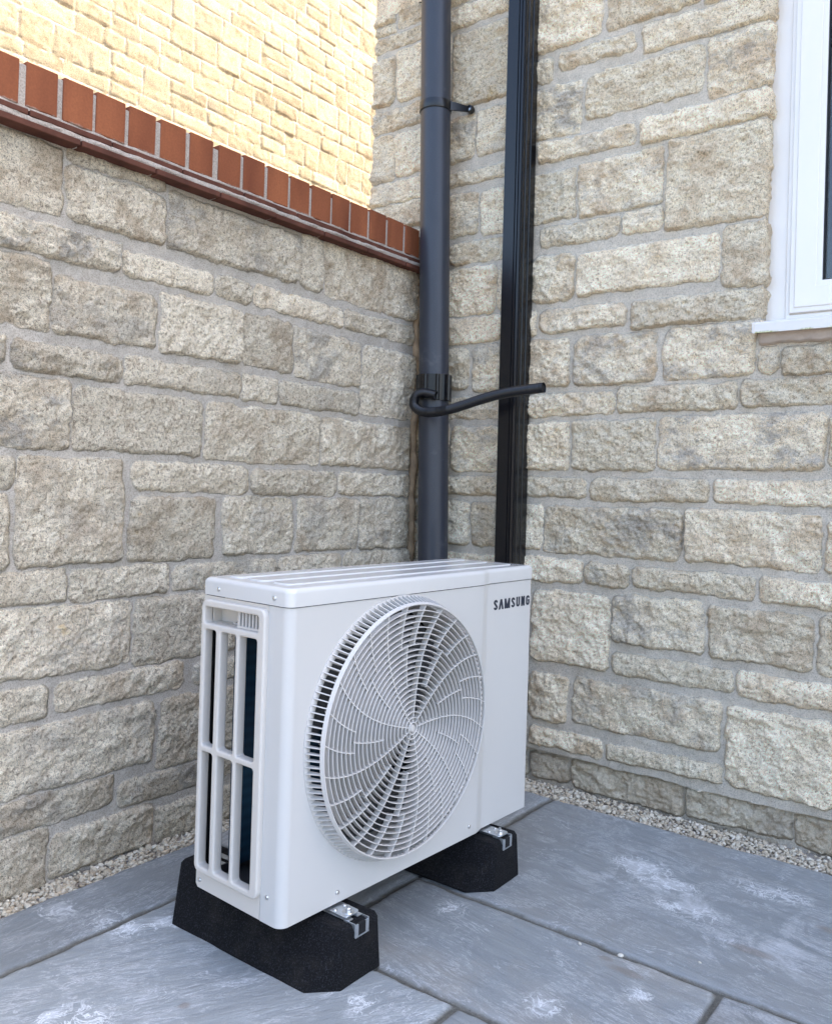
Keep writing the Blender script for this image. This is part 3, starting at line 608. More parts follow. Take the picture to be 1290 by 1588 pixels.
# ------------------------------------------------------------------ house
XE, WY = 1.245, .055
XL = -.29
hs = empty('house', (0, 0, 0)); tag(hs, 'cream stone house at right with a white window and black pipes up its wall', 'house')
RC = .016
def map_house(U):
    s_ = np.maximum(U-(XE-RC), 0); ph = np.minimum(s_/RC, math.pi/2); ov = np.maximum(s_-RC*math.pi/2, 0)
    l_ = np.maximum((XL+RC)-U, 0); pl = np.minimum(l_/RC, math.pi/2); ol = np.maximum(l_-RC*math.pi/2, 0)
    x = np.clip(U, XL+RC, XE-RC)+RC*np.sin(ph)-RC*np.sin(pl)
    y = RC-RC*np.cos(ph)*np.cos(pl); y = np.where(s_ > 0, RC-RC*np.cos(ph), np.where(l_ > 0, RC-RC*np.cos(pl), 0))+ov+ol
    return x, y, np.sin(ph)-np.sin(pl), -np.cos(ph)*np.cos(pl)
def map_flat(U): return U, U*0, U*0, U*0-1
HS = ST['house']+ST['hfill']
ZS = 1.435
OVH = ((.55, 2.31, 1., .2, .4), (1.19, 1.13, 1., .5, .7), (1.09, 1.43, .9, .4, .8), (1.36, 1.39, .5, 1., .0), (1.31, 1.29, .5, 1., .1), (.54, 1.42, .4, 1., .5), (.78, 2.0, .75, .9, .7), (1.22, .87, .5, .8, .7), (.64, .53, .4, .3, .8), (.22, 2.39, .3, .4, .9))
stone_sheet('stonework', XL-.33, XE+.09, -.05, 2.85, .003, HS, map_house, M_STONE, hs, 60,
            keepfn=lambda u, z: (u < XE-RC+.0015) | (z > ZS), plinth=(.0905, .026), rough=1.1, over=OVH)
stone_sheet('stonework', XE-RC, 2.45, -.05, ZS, .003, HS+[[2020, z, 2280, z+90] for z in range(0, 1400, 105)]+[[2293, z, 2600, z+90] for z in range(0, 1400, 105)], map_flat, M_STONE, hs, 60, plinth=(.0905, .026), rough=1.1, over=OVH)
rr = random.Random(9); up = []
z = 0
while z < 5400:
    h = rr.choice((75, 150, 82, 150)); x = -620+rr.randint(-90, 0)
    while x < 4600:
        w = rr.randint(150, 340); up.append([x, z, x+w-12, z+h-12]); x += w
    z += h
def map_house_far(U):
    l_ = np.maximum(XL-U, 0); return np.maximum(U, XL), l_, np.where(l_ > 0, -1., 0.), np.where(l_ > 0, 0., -1.)
stone_sheet('stonework', -4.0, 4.5, 2.85, 5.3, .02, up, map_house_far, M_STONE, hs, 77)  # unseen upper wall, built tall to block the sun over the patio
stone_sheet('stonework', 2.45, 4.5, -.05, 2.85, .014, up, map_flat, M_STONE, hs, 78)
stone_sheet('stonework', -4.0, XL-.33, -.05, 2.85, .014, [[s[0]-3800, s[1], s[2]-3800, s[3]] for s in up if s[0] < 3200], map_house_far, M_STONE, hs, 79)
b = MB()
b.box(XL+.03, .10, -.3, XE+.004, .35, 5.3); b.box(XE+.004, .10, -.3, 2.45, .35, 1.425); b.box(XE+.004, .10, 2.78, 2.45, .35, 5.3); b.box(2.45, .03, -.3, 8, .35, 5.3)
b.box(XL+.03, .35, -.3, XL+.3, 8, 5.3); b.box(7.7, .35, -.3, 8, 8, 5.3); b.box(XL+.3, 7.7, -.3, 7.7, 8, 5.3); b.box(XL+.3, .35, 2.9, 7.7, 7.7, 3.1)
b.box(2.437, .03, 1.42, 2.45, .1, 2.8)
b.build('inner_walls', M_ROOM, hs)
b = MB(); b.add([(-.5, -.25, 5.3), (8.2, -.25, 5.3), (8.2, 8.2, 5.3), (-.5, 8.2, 5.3), (-.5, 4, 7.9), (8.2, 4, 7.9)], [(0,1,5,4),(2,3,4,5),(0,4,3),(1,2,5),(0,3,2,1)])
b.build('roof', M_ROOF, hs)

# window
XW1, ZW0, ZW1 = 2.43, 1.503, 2.78
def frame(name, x0, z0, x1, z1, w, y0, y1, bev, m_, par):
    Mx = Matrix(((1,0,0,0),(0,0,1,(y0+y1)/2),(0,1,0,0),(0,0,0,1)))
    return plate(name, [[(x0,z0),(x1,z0),(x1,z1),(x0,z1)], [(x0+w,z0+w),(x0+w,z1-w),(x1-w,z1-w),(x1-w,z0+w)]], (y1-y0)/2, bev, Mx, m_, par)
win = frame('window', XE-.012, ZW0-.028, XW1, ZW1, .056, WY, WY+.055, .002, M_UPVC, hs)
frame('frame_bead', 1.289, ZW0+.001, XW1-.045, ZW1-.03, .0135, WY-.006, WY+.04, .003, M_UPVC, win)
sash = frame('sash', 1.3015, ZW0+.018, 1.93, ZW1-.045, .088, WY-.014, WY+.042, .003, M_UPVC, win)
frame('sash_moulding', 1.3155, ZW0+.032, 1.916, ZW1-.06, .060, WY-.0185, WY-.01, .0035, M_UPVC, sash)
frame('gasket', 1.386, ZW0+.1025, 1.846, ZW1-.13, .006, WY-.010, WY+.02, .001, M_GASKET, sash)
b = MB(); b.box(1.384, WY+.008, ZW0+.098, 1.85, WY+.014, ZW1-.12); b.build('glass_pane', M_GLASS, win)
b = MB(); b.box(1.95, WY+.008, ZW0+.05, XW1-.06, WY+.014, ZW1-.06); b.build('glass_pane', M_GLASS, win)
b = MB(); b.box(1.89, WY+.002, ZW0+.0, 1.953, WY+.05, ZW1-.02); b.build('mullion', M_UPVC, win)
# sill: sloping top with a nose, end cap
prof = [(.11, 1.509), (.05, 1.507), (-.028, 1.4885), (-.033, 1.484), (-.033, 1.4575), (-.027, 1.4575), (-.0265, 1.463), (.0, 1.464), (.11, 1.464)]
b = MB(); n = len(prof); xs = (1.2285, XW1+.02)
b.add([(x, p[0], p[1]) for x in xs for p in prof], [tuple(range(n)), tuple(range(n, 2*n))[::-1]]+[(i, (i+1) % n, (i+1) % n+n, i+n) for i in range(n)])
def m_sill():
    m, t, b = mat('white_upvc_with_algae'); N = NT(t); sx = N.n('ShaderNodeSeparateXYZ'); N.l(N.co, sx.inputs[0])
    band = N.ramp(N.math('ADD', N.math('MULTIPLY', N.math('SUBTRACT', sx.outputs[2], 1.4575), 60.), N.math('MULTIPLY', N.noise(35, 5, .7), .55)), [(.30, 1.), (.62, 0.)])
    spot = N.ramp(N.noise(9, 3, .5, vec=N.mapping((1, .1, .1))), [(.44, 0.), (.52, 1.)])
    c = N.mix(N.math('MULTIPLY', band, spot), (.72, .69, .65), N.mix(N.ramp(N.noise(160, 4, .8), [(.45, 0.), (.55, 1.)]), (.30, .30, .08), (.66, .66, .42)))
    N.l(c, b.inputs['Base Color']); b.inputs['Roughness'].default_value = .4; return m
b.build('window_sill', m_sill(), win)
cp = [(p[0]+(-.0015 if p[0] < 0 else 0), p[1]+(.0015 if p[1] > 1.47 else -.0015)) for p in prof]
b = MB(); xs = (1.2165, 1.2285)
b.add([(xs[0]+.003, p[0]*.93, (p[1]-1.485)*.9+1.485) for p in cp]+[(xs[1], p[0], p[1]) for p in cp], [tuple(range(n)), tuple(range(n, 2*n))[::-1]]+[(i, (i+1) % n, (i+1) % n+n, i+n) for i in range(n)])
b.build('sill_end_cap', M_UPVC, win)
def m_bed():
    m, t, b = mat('pinkish_mortar'); N = NT(t); c = N.mix(N.noise(60, 5, .7), (.36, .28, .22), (.50, .42, .35))
    N.l(c, b.inputs['Base Color']); b.inputs['Roughness'].default_value = .95; N.l(N.bump(N.noise(150, 4, .7), .6, .002), b.inputs['Normal']); return m
xs_ = np.arange(1.226, 2.45, .006); U, Tt = np.meshgrid(xs_, np.linspace(0, 1, 9))
zb = 1.424+fbm(U/.05, U*0, 141, 3)*.004; Zb = zb+(1.466-zb)*Tt
Yb = -.006-.010*Tt+fbm(U/.03, Tt*2, 143, 3)*.002+.02*(1-sstep(Tt/.12))+.03*sstep((1.236-U)/.012)
link('mortar_bed', grid_mesh('mortar_bed', U, Yb, Zb, None, {}), m_bed(), win)
# room glimpsed through the glass
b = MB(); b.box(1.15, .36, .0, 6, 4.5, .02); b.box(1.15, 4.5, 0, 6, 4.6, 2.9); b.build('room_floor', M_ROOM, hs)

# ------------------------------------------------------------------ neighbouring house
nb = empty('neighbouring_house', (-3.3, 0, 0)); tag(nb, 'sunlit yellow stone house wall rising behind the brick coping', 'house')
XN = -3.3
rn = random.Random(21); ns = []; z = 1200; alt = 0
while z < 8200:
    h = rn.choice((105, 130, 200)) if alt % 2 else rn.choice((118, 210, 200)); x = -2600+rn.randint(-200, 0)
    while x < 7500:
        w = rn.randint(130, 270) if h > 150 else rn.randint(150, 360)
        if h > 150 and rn.random() < .28:      # split into two thin stones
            ns.append([x, z, x+w+90-12, z+h//2-12]); ns.append([x, z+h//2, x+w+90-12, z+h-12]); w += 90
        else: ns.append([x, z, x+w-12, z+h-12])
        x += w
    z += h; alt += 1
def map_n(U): return U*0, U, U*0+1, U*0
stone_sheet('stonework', -2.5, 7, 1.2, 8, .0125, ns, map_n, M_STONE_N, nb, 90, rough=.5, mort=.006)
b = MB(); b.box(-6, -2.5, -.3, -.05, 7, 8.); b.box(-.05, -2.5, -.3, -.005, 7, 1.2); b.build('wall_body', M_MORTAR, nb)
b = MB(); b.add([(.35, -2.8, 8), (-6.3, -2.8, 8), (-6.3, 7.3, 8), (.35, 7.3, 8), (-3, -2.8, 10.2), (-3, 7.3, 10.2)], [(0,3,5,4),(1,4,5,2),(0,4,1),(3,2,5),(0,1,2,3)]); b.build('roof', M_ROOF, nb)

# ------------------------------------------------------------------ soil pipe
sp = empty('soil_pipe', (.165, -.085, 0)); tag(sp, 'round dark grey soil pipe standing where the garden wall meets the house', 'drainpipe')
PA, PB = Vector((.0, 0, -.05)), Vector((-.108, 0, 3.6))       # leans slightly
def pipe_x(z): return .165-.108*(z+.05)/3.65
rr_ = .0545
b = MB(); b.tube([PA.lerp(PB, k/24) for k in range(25)], rr_, 64); b.build('pipe', M_PIPE, sp, 60)
def bracket(z, nm='wall_bracket'):
    x = pipe_x(z)-.165; r_ = rr_+.0035
    b = MB(); Mt = Matrix.Translation((x, 0, z))
    b.lathe([(rr_-.001, -.0165), (r_, -.0165), (r_+.0008, -.014), (r_+.0008, .014), (r_, .0165), (rr_-.001, .0165)], 64, Mt, close=True)
    br = b.build(nm, M_BLACKPLASTIC, sp, 40)
    c = MB()   # strap running back to the wall with a lug
    a0 = Vector((x+r_*.985, .012, z)); a1 = Vector((x+r_+.036, .073, z))
    d = (a1-a0).normalized(); nrm = Vector((d.y, -d.x, 0))*.003; u3 = Vector((0, 0, .0165)); u4 = Vector((0, 0, .010))
    c.add([a0-nrm-u3, a0+nrm-u3, a0+nrm+u3, a0-nrm+u3, a1-nrm-u4, a1+nrm-u4, a1+nrm+u4, a1-nrm+u4], [(0,1,2,3),(4,7,6,5),(0,4,5,1),(1,5,6,2),(2,6,7,3),(3,7,4,0)])
    L = Matrix.Translation((a1.x+.006, .083, z))@Matrix.Rotation(R(90), 4, 'X')
    c.lathe([(0, -.006), (.0135, -.006), (.015, .0), (.0135, .014), (.009, .0155), (.0085, .008), (0, .008)], 24, L)
    c.build('lug', M_BLACKPLASTIC, br, 40)
    s_ = MB(); s_.lathe([(0, .010), (.005, .010), (.0055, .008), (.0055, .004), (0, .004)], 12, L); s_.build('screw', M_STEELW, br, 40)
bracket(2.372); bracket(2.952)
z = 1.342; x = pipe_x(z)-.165
b = MB(); prof = []
for k in range(72):
    a = 2*math.pi*k/72; r_ = .0625+(.0035 if (k % 9) in (0, 1) else 0)+(.004 if math.cos(a-R(0)) > .93 or math.cos(a-R(180)) > .93 else 0)
    prof.append((x+r_*math.cos(a), r_*math.sin(a)))
b.prism(prof, z-.047, z+.045); b.build('pipe_collar', M_TRUNK, sp, 25)

# ------------------------------------------------------------------ black trunking
tk = empty('black_trunking', (.438, -.012, 0)); tag(tk, 'glossy black rectangular trunking with stepped edges fixed up the house wall', 'trunking')
pf = [(-.037,.012),(-.037,-.070),(-.034,-.075),(.0085,-.075),(.0100,-.0715),(.0125,-.0715),(.0135,-.0745),(.0195,-.0745),(.0205,-.0700),(.0235,-.0695),(.0245,-.0725),(.0300,-.0715),(.0315,-.0665),(.0335,-.0665),
      (.0345,-.060),(.0345,-.052),(.0370,-.050),(.0370,-.036),(.0345,-.034),(.0345,-.022),(.0375,-.020),(.0375,.012)]
b = MB(); n = len(pf); zz = [-.02, 3.6]; sh = lambda z: -.0048*(z-.7)
b.add([(p[0]+sh(z), p[1], z) for z in zz for p in pf], [tuple(range(n)), tuple(range(n, 2*n))[::-1]]+[(i, (i+1) % n, (i+1) % n+n, i+n) for i in range(n)])
b.build('duct_cover', M_TRUNK, tk, 20)

# ------------------------------------------------------------------ corrugated hose
cp = [(.176, -.144, 1.306), (.152, -.152, 1.3135), (.128, -.160, 1.3165), (.110, -.168, 1.309), (.1035, -.175, 1.290), (.113, -.182, 1.266), (.150, -.189, 1.2475), (.200, -.193, 1.2425), (.260, -.193, 1.2485), (.330, -.192, 1.2635), (.400, -.190, 1.2815), (.475, -.187, 1.2965), (.550, -.184, 1.3045), (.626, -.180, 1.3105)]
P = [Vector(p) for p in cp]; path = []
for i in range(len(P)-1):
    p0, p1, p2, p3 = P[max(i-1, 0)], P[i], P[i+1], P[min(i+2, len(P)-1)]
    for k in range(80):
        t = k/80; path.append(.5*((2*p1)+(-p0+p2)*t+(2*p0-5*p1+4*p2-p3)*t*t+(-p0+3*p1-3*p2+p3)*t**3))
path.append(P[-1])
res_ = [path[0]]; acc = 0; 
for a_, b_ in zip(path, path[1:]):
    acc += (b_-a_).length
    if acc > .00085: res_.append(b_); acc = 0
L_ = 0; rad = []
for i, p in enumerate(res_):
    if i: L_ += (p-res_[i-1]).length
    rad.append(.0162+.0011*math.sin(2*math.pi*L_/.0042))
b = MB(); b.tube(res_, rad, 20, cap=False)
o = b.build('corrugated_hose', M_BLACKPLASTIC, None, 179)
tag(o, 'black corrugated hose hooked round the grey pipe with its cut end pointing right', 'hose')
e0, e1 = res_[-1], (res_[-1]-res_[-8]).normalized()
b = MB(); b.tube([e0-e1*.05, e0-e1*.004], [.0125, .0125], 20); b.build('hose_end_shade', M_DARK, o, 60)  # dark plug painting the shade inside the open hose end

# ------------------------------------------------------------------ rubber support blocks
def block(x0, y0, label):
    e = empty('rubber_support_block', (x0, y0, 0)); tag(e, label, 'support block', 'rubber blocks under the outdoor unit')
    hl, hw, ht, ch, wt, z1 = .2515, .109, .1, .05, .057, .113
    bo = [(-hl, -hw+ch), (-hl+ch, -hw), (hl-ch, -hw), (hl, -hw+ch), (hl, hw-ch), (hl-ch, hw), (-hl+ch, hw), (-hl, hw-ch)]
    import bmesh
    vs = [(x, y, 0) for x, y in bo]+[(x, y, .004) for x, y in bo]
    tv = []
    for sx in (-1, 1):
        for sy in (-1, 1):
            tv += [(sx*(hl-.004), sy*(wt-.004), z1-.009), (sx*(hl-.012), sy*(wt-.004), z1-.0015), (sx*(hl-.012), sy*(wt-.012), z1)]
            tv += [(sx*(hl-.001), sy*(wt-.010), z1-.012), (sx*(hl-.007), sy*(wt-.012), z1-.002)]
    bm = bmesh.new()
    for v in vs+tv: bm.verts.new(v)
    bmesh.ops.convex_hull(bm, input=bm.verts)
    bmesh.ops.delete(bm, geom=[v for v in bm.verts if not v.link_faces], context='VERTS')
    me = bpy.data.meshes.new('rubber_body'); bm.to_mesh(me); bm.free()
    link('rubber_body', me, M_RUBBER, e)
    r_ = MB(); zt = z1+.0035; w = .0205      # C channel sunk in the top
    r_.bbox(-hl+.01, -w, zt-.0025, hl-.018, -.0065, zt, .0006); r_.bbox(-hl+.01, .0065, zt-.0025, hl-.018, w, zt, .0006)
    for s_ in (-1, 1):
        r_.box(hl-.03, s_*w-.0012, zt-.027, hl-.0005, s_*w+.0012, zt-.001)
        r_.box(hl-.0025, min(s_*w, s_*.011), zt-.027, hl+.0005, max(s_*w, s_*.011), zt-.004)
    r_.box(hl-.03, -w, zt-.029, hl+.001, w, zt-.0265)
    rail = r_.build('steel_channel', M_GALV, e, 30)
    d_ = MB(); d_.box(hl-.006, -.0185, zt-.026, hl+.0002, .0185, zt-.0045); d_.build('channel_mouth_shade', M_DARK, rail)  # solid dark block standing in for shade in the open channel end
    return e
block(.6035, -1.283, 'black rubber block under the near grille end of the outdoor unit')
block(.6125, -.737, 'black rubber block under the far lettered end of the outdoor unit')

# ------------------------------------------------------------------ outdoor unit
# local frame: +x out of the front, y along the width from the grille end, z up
TH = -.04725
ou = empty('outdoor_unit', (.7768, -1.4329, 0), TH)
tag(ou, 'off-white heat pump outdoor unit with a round fan guard, standing on black rubber blocks', 'heat pump')
ZB, ZSM, ZT, DP, LW = .1268, .7425, .7785, .2673, .880
MYZ = lambda x: Matrix(((0,0,1,x),(1,0,0,0),(0,1,0,0),(0,0,0,1)))        # plate (u,v)->(y,z) at x
MXZ = lambda y: Matrix(((-1,0,0,0),(0,0,1,y),(0,1,0,0),(0,0,0,1)))       # plate (a,z)->(-a, y, z)
HC, HZ, HR = .333, .455, .2695
# front sheet with the fan hole, and the folded left corner and stepped right part
plate('front_panel', [[(.022, ZB), (.628, ZB), (.628, ZSM-.002), (.022, ZSM-.002)], circ(HC, HZ, HR, 160)[::-1]], .0008, 0., MYZ(-.0008), M_WHITE, ou, 30, 1)
def sweep(prof, z0, z1, name, m_, th=.0014, smooth=30, nz=1):
    b = MB(); n = len(prof); inn = []
    for i, p in enumerate(prof):
        a = Vector(prof[max(i-1, 0)]); c = Vector(prof[min(i+1, n-1)]); t = (c-a).normalized(); inn.append((p[0]-t.y*th, p[1]+t.x*th))
    v = [(p[0], p[1], z0) for p in prof]+[(p[0], p[1], z1) for p in prof]+[(p[0], p[1], z0) for p in inn]+[(p[0], p[1], z1) for p in inn]
    f = []
    for i in range(n-1):
        f += [(i, i+1, n+i+1, n+i), (2*n+i, 3*n+i, 3*n+i+1, 2*n+i+1), (i, 2*n+i, 2*n+i+1, i+1), (n+i, n+i+1, 3*n+i+1, 3*n+i)]
    f += [(0, n, 3*n, 2*n), (n-1, 3*n-1, 4*n-1, 2*n-1)]
    b.add(v, f); return b.build(name, m_, ou, smooth)
rad_ = .021; arc = [(-rad_+rad_*math.cos(R(a)), rad_-rad_*math.sin(R(a))) for a in range(90, -1, -9)]
sweep([(-.0597, 0), (-.04, 0)]+arc+[(0, .0225)], ZB, ZSM-.002, 'corner_panel', M_WHITE)
r2 = .009; st_ = []
def sm_step(y0, y1, d, n=10): return [(-d*(3*t*t-2*t**3), y0+(y1-y0)*t) for t in [k/n for k in range(n+1)]]
pr_ = [(0, .6275)]+[(0, .632)]+sm_step(.636, .676, .008)+[(-.008, .70), (-.008, LW-r2-.012)]
pr_ += [(-.008-r2+r2*math.cos(R(a)), LW-r2+r2*math.sin(R(a))) for a in range(0, 91, 15)]+[(-.05, LW), (-DP, LW)]
sweep(pr_, ZB, ZSM-.002, 'service_panel', M_WHITE)
# lid
def lid_outline(o_):
    y0, y1 = -.0025-o_, LW+.0025+o_; x1 = .0025+o_; xb = -DP-.004-o_
    pts = []
    def arcp(cx, cy, r_, a0, a1, n=8): return [(cx+r_*math.cos(R(a0+(a1-a0)*k/n)), cy+r_*math.sin(R(a0+(a1-a0)*k/n))) for k in range(n+1)]
    pts += arcp(x1-.019, y0+.019, .019, -90, 0)
    pts += [(x1-(.008*(3*t*t-2*t**3)), .632+.048*t) for t in [k/10 for k in range(11)]]
    pts += arcp(x1-.008-.011, y1-.011, .011, 0, 90)
    pts += arcp(xb+.011, y1-.011, .011, 90, 180)+arcp(xb+.013, y0+.013, .013, 180, 270)
    return pts
def lid():
    hz = (ZT-ZSM)/2; b = MB(); base = lid_outline(0); n = len(base)
    cen = Vector((-DP/2, LW/2))
    rings = []
    rr0 = .0105
    lev = [(0, ZSM)]+[(0, ZT-rr0)]+[(rr0*(1-math.cos(R(a))), ZT-rr0+rr0*math.sin(R(a))) for a in (15, 30, 45, 60, 75, 90)]
    for ins, z in lev:
        o_ = lid_outline(-ins); rings.append([(p[0], p[1], z) for p in o_])
    vs = [v for r_ in rings for v in r_]; fs = []
    for k in range(len(rings)-1):
        for i in range(n): fs.append((k*n+i, k*n+(i+1) % n, (k+1)*n+(i+1) % n, (k+1)*n+i))
    fs.append(tuple(range((len(rings)-1)*n, len(rings)*n))); fs.append(tuple(range(n))[::-1])
    b.add(vs, fs); return b.build('lid', M_LID, ou, 40)
ld = lid()
for (xa, xb) in ((-.052, -.095), (-.128, -.171), (-.204, -.236)):
    Mx = Matrix.Translation((0, 0, ZT))
    plate('pressed_rib', [rrect(xb-.006, .035, xa+.006, LW-.04, .016)], .0026, .0024, Mx, M_LID, ld, 60, 3)
# side: fixed panel behind, raised grille frame, bars
plate('side_panel', [[(.0612, ZB+.0005), (.0612, ZSM-.002), (DP-.002, ZSM-.002), (DP-.002, ZB+.009), (DP-.008, ZB+.0015)][::-1], rrect(.074, .172, .2545, .728, .006)], .0009, .0004, MXZ(.0009), M_BEIGE, ou, 30, 1)
g_ = plate('side_grille', [rrect(.0585, .167, .2600, .7335, .017)]+[rrect(*w, .006)[::-1] for w in
      ((.0810, .4310, .1350, .6720), (.0810, .1800, .1350, .4185), (.1460, .4310, .1945, .6720), (.1460, .1800, .1945, .4185), (.2105, .4310, .2465, .6720), (.2105, .1800, .2465, .4185), (.0780, .6850, .2495, .7190))],
      .0115, .0042, MXZ(-.0005), M_BEIGE, ou, 50, 4)
b = MB()   # handle pocket
b.box(-.2495, .010, .683, -.2475, .034, .721); b.box(-.2495, .0105, .719, -.078, .034, .721); b.box(-.2495, .0105, .683, -.078, .034, .685); b.box(-.2495, .033, .683, -.192, .035, .721)
b.build('handle_pocket', M_BEIGE, g_)
b = MB()
for k in range(7): b.bbox(-.0855-k*.0105-.0042, .000, .6855, -.0855-k*.0105, .006, .7185, .0007)
for k in range(8):
    t = k/8; yy = .004+.028*math.sin(t*math.pi/2); b.bbox(-.157-k*.0052-.0030, yy, .6855, -.157-k*.0052, yy+.006, .7185, .0005)
b.box(-.1545, -.002, .6855, -.0775, .007, .690); b.box(-.1945, .02, .6855, -.1545, .036, .689)
b.build('vent_slats', M_GUARD, g_, 30)
b = MB(); b.box(-.20, .040, .68, -.07, .042, .722); b.build('vent_shade_backing', M_DARK, g_)  # dark sheet painting the shade behind the slats
# internals
b = MB(); b.box(-DP-.004, .088, .15, -DP+.024, .85, .735); b.build('coil', M_COIL, ou)
b = MB(); b.box(-.066, .0022, ZB+.006, -.055, .0035, ZSM-.004); b.build('seam_shade_strip', M_DARK, ou)  # dark strip added behind the gap as painted seam shade
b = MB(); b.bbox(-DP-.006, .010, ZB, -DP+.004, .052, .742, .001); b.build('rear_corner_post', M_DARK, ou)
b = MB()
b.box(-DP+.001, .0035, ZB+.001, -.024, LW-.006, ZB+.0045); b.box(-DP+.001, .0025, ZB+.0045, -DP+.004, LW-.003, ZB+.024); b.box(-DP+.004, .0022, ZB+.004, -.06, .0042, ZB+.030)
b.build('base_pan', M_FAN, ou)
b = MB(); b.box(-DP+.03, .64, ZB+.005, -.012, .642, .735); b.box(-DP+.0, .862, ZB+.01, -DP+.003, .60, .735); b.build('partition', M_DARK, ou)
b = MB(); b.lathe([(HR-.0005, -.001), (HR-.006, -.02), (HR-.012, -.075), (HR-.010, -.080), (HR+.002, -.02), (HR+.001, -.001)], 128, Matrix(((0,0,1,0),(1,0,0,HC),(0,1,0,HZ),(0,0,0,1))), close=True)
b.build('fan_shroud', M_GUARD, ou, 60)
MF = Matrix(((0,0,1,0),(1,0,0,HC),(0,1,0,HZ),(0,0,0,1)))   # lathe axis -> local x
b = MB(); b.lathe([(0, -.035), (.03, -.037), (.05, -.045), (.054, -.06), (.054, -.12), (0, -.12)], 48, MF); fan = b.build('fan', M_FAN, ou, 40)
for k in range(3):
    b = MB(); nr, na = 10, 16; V = []
    for side in (0, 1):
        for i in range(nr+1):
            r_ = .052+(.252-.052)*i/nr; span = R(78)*(.75+.35*(i/nr)); lead = R(14)*(i/nr)**1.5
            for j in range(na+1):
                a = R(120*k+20)+lead+span*(j/na-.5); x_ = -.070-.030*(j/na-.5)*2*(1.1-.4*i/nr)+(.0015 if side else -.0015)
                V.append(MF@Vector((r_*math.cos(a), r_*math.sin(a), x_)))
    Fq = []; W = na+1; tot = (nr+1)*W
    for i in range(nr):
        for j in range(na): q = i*W+j; Fq += [(q, q+1, q+W+1, q+W), (tot+q, tot+q+W, tot+q+W+1, tot+q+1)]
    for i in range(nr): Fq += [(i*W, i*W+W, tot+i*W+W, tot+i*W), (i*W+na, tot+i*W+na, tot+i*W+W+na, i*W+W+na)]
    for j in range(na): Fq += [(nr*W+j, nr*W+j+1, tot+nr*W+j+1, tot+nr*W+j)]
    b.add(V, Fq); b.build('blade', M_FAN, fan, 40)
# fan guard
def guard():
    b = MB()
    ring = lambda r_, x0, x1, t: b.lathe([(r_-t/2, x0), (r_+t/2, x0), (r_+t/2, x1-t*.3), (r_+t*.2, x1), (r_-t*.2, x1), (r_-t/2, x1-t*.3)], 144, MF, close=True)
    b.lathe([(.2755, .0001), (.287, .0001), (.287, .002), (.2845, .0036), (.2755, .0036)], 160, MF, close=True)
    b.lathe([(.2700, .0330), (.2738, .0325), (.2742, .0335), (.2722, .0385), (.2712, .0408), (.2700, .0413), (.2686, .0408), (.2682, .0390), (.2690, .0340)], 160, MF, close=True)
    for k in range(134):
        a = 2*math.pi*k/134; T_ = Matrix.Translation((0, HC, HZ))@Matrix.Rotation(a, 4, 'X')
        b.add([T_@Vector(p) for p in ((.003,.2735,-.0011),(.003,.2865,-.0011),(.0345,.2737,-.0011),(.0345,.2670,-.0011),(.003,.2735,.0011),(.003,.2865,.0011),(.0345,.2737,.0011),(.0345,.2670,.0011))],
              [(0,1,2,3),(4,7,6,5),(0,4,5,1),(1,5,6,2),(2,6,7,3),(3,7,4,0)])
    NR = 20; r0 = .0235; dr = (.2680-r0)/NR
    for i in range(NR): ring(r0+dr*i, .0235, .0395, .0022)
    ring(.0130, .022, .0405, .0028)
    b.lathe([(0, .026), (.0095, .026), (.0095, .036), (.007, .0395), (0, .040)], 32, MF)
    def spoke(th0, f0, f1):
        n = 14; pts = []
        for k in range(n+1):
            f = f0+(f1-f0)*k/n; th = R(th0-15*f*f-2*f); r_ = .2695*f; pts.append((r_*math.cos(th), r_*math.sin(th)))
        for p, q in zip(pts, pts[1:]):
            d = Vector((q[0]-p[0], q[1]-p[1])).normalized(); nx, ny = -d.y*.0012, d.x*.0012
            v = [(x_, HC+a[0]+s_*nx, HZ+a[1]+s_*ny) for x_ in (.0245, .0385) for a in (p, q) for s_ in (-1, 1)]
            b.add(v, [(0,1,3,2),(4,6,7,5),(0,2,6,4),(1,5,7,3)])
    for k in range(9):
        a = 6+40*k
        spoke(a, .05, 1.); spoke(a+20, .345, .69); spoke(a+13.3, .67, 1.); spoke(a+26.7, .67, 1.)
    return b.build('fan_guard', M_GUARD, ou, 35)
guard()
